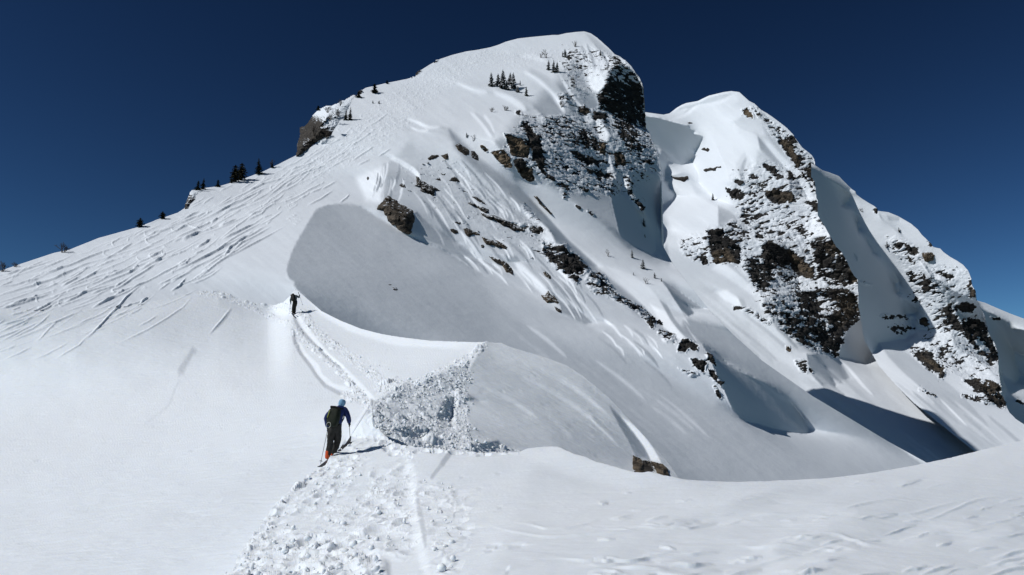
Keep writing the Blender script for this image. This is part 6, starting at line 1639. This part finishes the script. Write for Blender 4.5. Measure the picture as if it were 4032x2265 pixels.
def tourer(label, key, D0, J, jacket, trousers, hat, boots, packmat, stripe, names, group):
    """J: joints as (u, v, metres behind D0)"""
    P = {k: Vector(unproj(np.array([u]), np.array([v]), np.array([D0 + dd]))[0]) for k, (u, v, dd) in [(k, q) for k, q in J.items() if isinstance(q, tuple) and len(q) == 3]}
    org = (P['foot_l'] + P['foot_r']) / 2
    Q = {k: p - org for k, p in P.items()}
    root = bpy.data.objects.new('person', None); COL.objects.link(root)
    root.location = org; root['label'] = label; root['category'] = 'person'; root['group'] = group
    V, E, idx = [], [], {}
    def add(n, co, r, to=None):
        idx[n] = len(V); V.append((co, r))
        if to is not None: E.append((idx[to], idx[n]))
    up = (Q['chest'] - Q['pelvis']).normalized()
    add('pelvis', Q['pelvis'], (.15, .115))
    add('spine', Q['pelvis'].lerp(Q['chest'], .5), (.135, .105), 'pelvis')
    add('chest', Q['chest'], (.165, .12), 'spine')
    add('neck', Q['chest'].lerp(Q['head'], .55), (.062, .062), 'chest')
    hd = (Q['head'] - Q['chest']).normalized()
    add('head', Q['head'] - hd * .03, (.088, .098), 'neck')
    add('crown', Q['head'] + hd * .075, (.072, .082), 'head')
    for s in 'lr':
        add('sho_' + s, Q['sho_' + s], .068, 'chest')
        add('elb_' + s, Q['elb_' + s], .050, 'sho_' + s)
        fore = (Q['hand_' + s] - Q['elb_' + s])
        add('wri_' + s, Q['elb_' + s] + fore * .86, .033, 'elb_' + s)
        fd = fore.normalized()
        pole = (Q['tip_' + s] - Q['hand_' + s]).normalized()
        side = pole.cross(fd).normalized() if pole.cross(fd).length > .05 else Vector((1, 0, 0))
        palm = Q['hand_' + s]
        add('palm_' + s, palm - side * .022, (.030, .020), 'wri_' + s)
        for f in range(4):       # four fingers, one above the other along the grip, curled round it
            ln = (.036, .040, .038, .031)[f]
            b0 = palm - side * .012 + fd * .026 - pole * (.033 - .021 * f)
            add('f%d_%s' % (f, s), b0, .0115, 'palm_' + s)
            add('g%d_%s' % (f, s), b0 + fd * ln * .45 + side * .026, .0105, 'f%d_%s' % (f, s))
            add('h%d_%s' % (f, s), b0 - fd * ln * .35 + side * .042, .0095, 'g%d_%s' % (f, s))
        b0 = palm - side * .004 - pole * .045 - fd * .002
        add('t0_' + s, b0, .0125, 'palm_' + s)
        add('t1_' + s, b0 + fd * .014 + side * .030 - pole * .010, .0105, 't0_' + s)
        add('hip_' + s, Q['hip_' + s], (.098, .098), 'pelvis')
        add('knee_' + s, Q['knee_' + s], .068, 'hip_' + s)
        add('calf_' + s, Q['knee_' + s].lerp(Q['foot_' + s], .35), .066, 'knee_' + s)
        add('ank_' + s, Q['foot_' + s] + Vector((0, 0, .11)), .050, 'calf_' + s)
    me = skin_body('body', V, E, 0)
    face = Vector((math.sin(.3), math.cos(.3), -.12)).normalized(); sx = face.cross(hd).normalized(); fu = sx.cross(face)
    pel, che = Q['pelvis'], Q['chest']
    waist = pel + up * .10
    wr = [(Q['elb_' + s] + (Q['hand_' + s] - Q['elb_' + s]) * .80, (Q['hand_' + s] - Q['elb_' + s]).normalized()) for s in 'lr']
    def beyond_wrist(c): return any((c - w).dot(d) > 0 and (c - w).length < .22 for w, d in wr)
    neckp = Q['chest'].lerp(Q['head'], .60)
    def is_head(c): return (c - neckp).dot(hd) > 0 and (c - Q['head']).length < .26
    def is_leg(c): return (c - waist).dot(up) < 0 and min((c - Q['hip_l']).length, (c - Q['hip_r']).length, *[((c - Q['knee_' + s]).length) for s in 'lr'], *[((c - Q['foot_' + s]).length) for s in 'lr']) < min((c - Q['elb_l']).length + .04, (c - Q['elb_r']).length + .04, (c - Q['hand_l']).length + .0, (c - Q['hand_r']).length + .0)
    part_of(me, 'jacket', lambda c: not is_head(c) and not is_leg(c) and not beyond_wrist(c), .022, jacket, root, org, .016)
    part_of(me, 'trousers', is_leg, .026, trousers, root, org, .020)
    for s in 'lr':
        w = Q['elb_' + s] + (Q['hand_' + s] - Q['elb_' + s]) * .76; d = (Q['hand_' + s] - Q['elb_' + s]).normalized()
        part_of(me, 'glove', lambda c: (c - w).dot(d) > 0 and (c - w).length < .25, .005, MAT_BLACK, root, org)
    hb = Q['head'] - hd * .02
    part_of(me, 'hood' if hat is MAT_HAT else 'cap', lambda c: is_head(c) and ((c - hb).dot(hd) > .01 or (c - hb).dot(face) < .03), .014, hat, root, org, .008)
    # face
    bm = bmesh.new(); bm.from_mesh(me)
    face = Vector((math.sin(.3), math.cos(.3), -.12)).normalized(); sx = face.cross(hd).normalized(); fu = sx.cross(face)
    hc = Q['head']
    lump(bm, hc + face * .098 - fu * .012, .016, 2, (.8, 1.1, 1.1))
    for e in (-1, 1): lump(bm, hc + face * .082 + sx * e * .032 + fu * .012, .012); lump(bm, hc + sx * e * .09 - fu * .005, .026, 2, (.4, .7, 1))
    lump(bm, hc + face * .084 - fu * .05, .016, 2, (1.5, .5, .4))
    bm.to_mesh(me); bm.free()
    me.polygons.foreach_set("use_smooth", np.ones(len(me.polygons), bool))
    link('body', me, MAT_SKIN, root)
    # boots: a shaft, a foot and a sole
    for s in 'lr':
        ft = Q['foot_' + s]; fx = Vector((J['facing'][0], J['facing'][1], 0)).normalized() if 'facing' in J else Vector((math.sin(.45), math.cos(.45), .1)).normalized()
        bmo = skin_body('boot', [(ft + Vector((0, 0, .27)) - fx * .01, .070), (ft + Vector((0, 0, .15)), .068), (ft + Vector((0, 0, .065)) - fx * .03, .062), (ft + Vector((0, 0, .05)) + fx * .10, (.058, .05)), (ft + Vector((0, 0, .042)) + fx * .19, (.05, .035))], [(0, 1), (1, 2), (2, 3), (3, 4)], 1)
        bmo.polygons.foreach_set("use_smooth", np.ones(len(bmo.polygons), bool))
        link('boot', bmo, boots, root)
    # rucksack strapped on: a thing of its own
    back = Vector((-math.sin(.25), -math.cos(.25), 0)); back = (back - up * back.dot(up)).normalized(); sdx = up.cross(back).normalized()
    pc = pel.lerp(che, .62) + back * .20
    mt = Matrix((sdx.to_4d(), back.to_4d(), up.to_4d(), (0, 0, 0, 1))).transposed(); mt.col[3] = (pc.x, pc.y, pc.z, 1)
    for r_ in range(3): mt[3][r_] = 0
    bm = bmesh.new()
    bmesh.ops.create_cube(bm, size=1)
    bmesh.ops.subdivide_edges(bm, edges=bm.edges[:], cuts=5, use_grid_fill=True)
    for v in bm.verts:
        c = v.co * 2
        L = max(abs(c.x), abs(c.y), abs(c.z)); n = (abs(c.x) ** 4 + abs(c.y) ** 4 + abs(c.z) ** 4) ** .25
        c = c * (L / n if n else 1)
        wz = 1 - .18 * max(0, c.z) - .06 * max(0, -c.z)
        v.co = Vector((c.x * .165 * wz, c.y * .115 * (1 - .25 * max(0, c.z)), c.z * .275))
        v.co += Vector((1, 1, 1)) * .012 * float(fbm(np.array([[v.co.x * 9, v.co.y * 9, v.co.z * 9]]), 2)[0])
    bmesh.ops.transform(bm, matrix=mt, verts=bm.verts[:])
    pm = bpy.data.meshes.new('backpack'); bm.to_mesh(pm); bm.free(); pm.polygons.foreach_set("use_smooth", np.ones(len(pm.polygons), bool))
    pk = link('backpack', pm, packmat); pk.location = org; pk['label'] = names['pack']; pk['category'] = 'backpack'; pk['group'] = 'backpacks worn by the tourers'
    def pkpart(name, build, mat):
        vv, ff = [], []; build(vv, ff)
        link(name, pymesh(name, vv, ff, True), mat, pk)
    def W(x, y, z): return np.array(mt @ Vector((x, y, z)))
    def shoulder(sx_):
        def f(vv, ff):
            pts = [W(sx_ * .09, -.02, .24), W(sx_ * .12, -.16, .26), W(sx_ * .135, -.29, .18), W(sx_ * .14, -.32, .02), W(sx_ * .13, -.24, -.14), W(sx_ * .13, -.08, -.2)]
            for a, b in zip(pts, pts[1:]): tube(vv, ff, a, b, .017, .017, 6)
        return f
    pkpart('shoulder_strap', shoulder(-1), MAT_BLACK); pkpart('shoulder_strap', shoulder(1), MAT_BLACK)
    def lid(vv, ff):
        for k in range(6):
            a, b = -.13 + .26 * k / 6, -.13 + .26 * (k + 1) / 6
            tube(vv, ff, W(a, .06, .255 - abs(a) * .12), W(b, .06, .255 - abs(b) * .12), .035, .035, 7)
    pkpart('lid_pocket', lid, MAT_BLACK)
    if stripe:
        def st(vv, ff): tube(vv, ff, W(-.105, .125, .15), W(-.125, .118, -.06), .011, .011, 5)
        pkpart('side_zip', st, MAT_LIME)
        def rope(vv, ff):
            c = (-.02, .15, -.245)
            for k in range(16):
                a, b = 2 * math.pi * k / 16, 2 * math.pi * (k + 1) / 16
                tube(vv, ff, W(c[0] + .062 * math.cos(a), c[1], c[2] + .075 * math.sin(a)), W(c[0] + .062 * math.cos(b), c[1], c[2] + .075 * math.sin(b)), .0085, .0085, 5)
        pkpart('rope_loop', rope, MAT_ROPE)
    # poles
    for s in 'lr':
        h, t = P['hand_' + s], P['tip_' + s]
        d = (h - t).normalized(); top = h + d * J.get('over_' + s, .09)
        vv, ff = [], []; tube(vv, ff, t - top, Vector((0, 0, 0)), .007, .009, 7)
        po = link('ski_pole', pymesh('ski_pole', vv, ff, True), MAT_METAL); po.location = top
        po['label'] = names['pole_' + s]; po['category'] = 'ski pole'; po['group'] = 'ski poles'
        vv, ff = [], []; tube(vv, ff, -d * .17, d * .015, .016, .020, 8); link('grip', pymesh('grip', vv, ff, True), MAT_BLACK, po)
        vv, ff = [], []
        b0 = (t - top) + d * .07
        tube(vv, ff, b0, b0 + d * .012, .045, .018, 10); link('basket', pymesh('basket', vv, ff, True), MAT_BLACK, po)
    # skis
    for s in 'lr':
        a, b = [Vector(unproj(np.array([u]), np.array([v]), np.array([D0 + dd]))[0]) for u, v, dd in J['ski_' + s]]
        d = (b - a); L = d.length; d.normalize(); sd = d.cross(Vector((0, 0, 1))).normalized(); n = sd.cross(d)
        vv, ff = [], []; K = 14
        for k in range(K + 1):
            t = k / K; w = .046 + .012 * (2 * t - 1) ** 2
            lift = .0
            if t > .86: lift = ((t - .86) / .14) ** 2 * .10; w *= 1 - .75 * ((t - .86) / .14) ** 3
            if t < .06: lift = ((.06 - t) / .06) ** 2 * .015
            c = d * (t * L) + n * lift
            for x_, z_ in ((-w, 0), (w, 0), (w, .014), (-w, .014)): vv.append(c + sd * x_ + n * z_)
        for k in range(K):
            for q in range(4): ff.append((k * 4 + q, k * 4 + (q + 1) % 4, k * 4 + 4 + (q + 1) % 4, k * 4 + 4 + q))
        ff += [(3, 2, 1, 0), (K * 4, K * 4 + 1, K * 4 + 2, K * 4 + 3)]
        so = link('ski', pymesh('ski', vv, ff, False), MAT_SKI); so.location = a
        so['label'] = names['ski_' + s]; so['category'] = 'ski'; so['group'] = 'touring skis'
        rot = d.to_track_quat('Y', 'Z').to_matrix().to_4x4()
        for off, sz, nm in ((.55, (.07, .10, .03), 'toe_piece'), (.42, (.06, .06, .035), 'heel_piece')):
            bm = bmesh.new()
            bmesh.ops.create_cube(bm, size=1, matrix=Matrix.Translation(d * L * off + n * .03) @ rot @ Matrix.Diagonal(sz + (1,)))
            bmesh.ops.bevel(bm, geom=bm.edges[:], offset=.006, segments=2, affect='EDGES')
            bo = bpy.data.meshes.new(nm); bm.to_mesh(bo); bm.free(); link(nm, bo, MAT_BLACK, so)
    return root

D1 = dep('A1', 1300, 1812) + .45
tourer('person in a navy jacket, light blue hood and orange boots climbing the near snow edge', 'A2', D1,
       {'pelvis': (1318,1683,.0), 'chest': (1333,1622,.10), 'head': (1348,1584,.20), 'sho_l': (1311,1612,.02), 'elb_l': (1284,1646,-.04), 'hand_l': (1291,1688,-.02), 'tip_l': (1262,1826,-.1),
        'sho_r': (1358,1612,.16), 'elb_r': (1372,1644,.10), 'hand_r': (1375,1666,.22), 'tip_r': (1380,1752,.55), 'hip_l': (1305,1692,-.03), 'hip_r': (1331,1692,.04), 'knee_l': (1301,1742,.06), 'knee_r': (1329,1740,.20),
        'foot_l': (1290,1812,-.05), 'foot_r': (1310,1800,.40), 'ski_l': ((1258,1842,-.75), (1352,1766,.95)), 'ski_r': ((1276,1836,-.40), (1383,1733,1.45)), 'over_l': .10, 'over_r': .05},
       MAT_BLUE, MAT_PANTS, MAT_HAT, MAT_ORANGE, MAT_PACK, True,
       {'pack': 'black backpack with a yellow-green zip and rope loop, on the near tourer', 'pole_l': 'grey ski pole planted behind the near tourer on the left side', 'pole_r': 'grey ski pole in the raised right glove of the near tourer',
        'ski_l': 'left ski of the near tourer, tail showing behind the orange boot', 'ski_r': 'right ski of the near tourer, tip showing by the dark trench'}, 'ski tourers climbing the ridge')
D2 = dep('A2', 1158, 1239) - .05
tourer('person in black trousers and grey-green sleeves bending forward under the cornice', 'A2', D2,
       {'pelvis': (1162,1190,.0), 'chest': (1158,1168,.22), 'head': (1153,1160,.40), 'sho_l': (1149,1169,.18), 'elb_l': (1144,1182,.08), 'hand_l': (1145,1195,.12), 'tip_l': (1138,1238,-.05),
        'sho_r': (1167,1165,.22), 'elb_r': (1177,1172,.22), 'hand_r': (1179,1164,.36), 'tip_r': (1193,1203,.55), 'hip_l': (1158,1193,-.02), 'hip_r': (1166,1193,.02), 'knee_l': (1154,1214,.08), 'knee_r': (1161,1211,.14),
        'foot_l': (1153,1240,.0), 'foot_r': (1160,1238,.1), 'ski_l': ((1160,1249,-.7), (1146,1231,.85)), 'ski_r': ((1172,1246,-.5), (1150,1229,1.0)), 'over_l': .10, 'over_r': .26, 'facing': (-.2, 1)},
       MAT_GREYJ, MAT_PANTS2, MAT_HAT2, MAT_BOOT2, MAT_BLACK, False,
       {'pack': 'plain black backpack on the far tourer below the cornice', 'pole_l': 'ski pole hanging from the left hand of the far tourer', 'pole_r': 'ski pole held high in the right hand of the far tourer',
        'ski_l': 'left ski under the far tourer', 'ski_r': 'right ski under the far tourer, its tail turned to the right'}, 'ski tourers climbing the ridge')

# ================================================================== loose snow chunks lying on the trodden snow
def chunks():
    rg = np.random.default_rng(42)
    bm = bmesh.new(); bmesh.ops.create_icosphere(bm, subdivisions=2, radius=1.0)
    bv = np.array([v.co[:] for v in bm.verts]); bf = np.array([[v.index for v in f.verts] for f in bm.faces]); bm.free()
    V, Fc, n = [], [], 0
    spec = [('A1', RUB_A1, 420, .010, .050), ('A2', RUB_A2, 900, .02, .07)]
    for key, rub, count, r0, r1 in spec:
        ys, xs = np.where(rub.a > .12)
        wgt = rub.a[ys, xs] ** 1.2; wgt /= wgt.sum()
        pick = rg.choice(len(ys), count, p=wgt)
        u = rub.u0 + xs[pick] * rub.step + rg.uniform(-9, 9, count); v = rub.v0 + ys[pick] * rub.step + rg.uniform(-9, 9, count)
        T = TOPF[key](u)
        good = (v > T + 2) & (v < (2290 if key == 'A1' else np.where(u > 850, tA1(u) + 5, 2290)))
        u, v = u[good], v[good]
        d = np.exp(FN[key](u, v)); P = unproj(u, v, d)
        for k in range(len(u)):
            r = r0 * (r1 / r0) ** (rg.random() ** 2.2)
            b = bv * (1 + .38 * fbm(bv * 1.3 + rg.uniform(0, 50), 2)[:, None]) * rg.uniform(.7, 1.25, 3) * r
            V.append(b + P[k] + np.array([0, 0, r * rg.uniform(.0, .4) + (.02 if key == 'A1' else .03)])); Fc.append(bf + n); n += len(bv)
    return np.concatenate(V), np.concatenate(Fc)
cv_, cf_ = chunks()
link('snow_rubble', mesh_from_arrays('snow_rubble', cv_, cf_, True), MAT_SNOW, kind='stuff', label='loose lumps of snow kicked up along the skin track, in the dug pit and in the foreground', category='snow lumps')
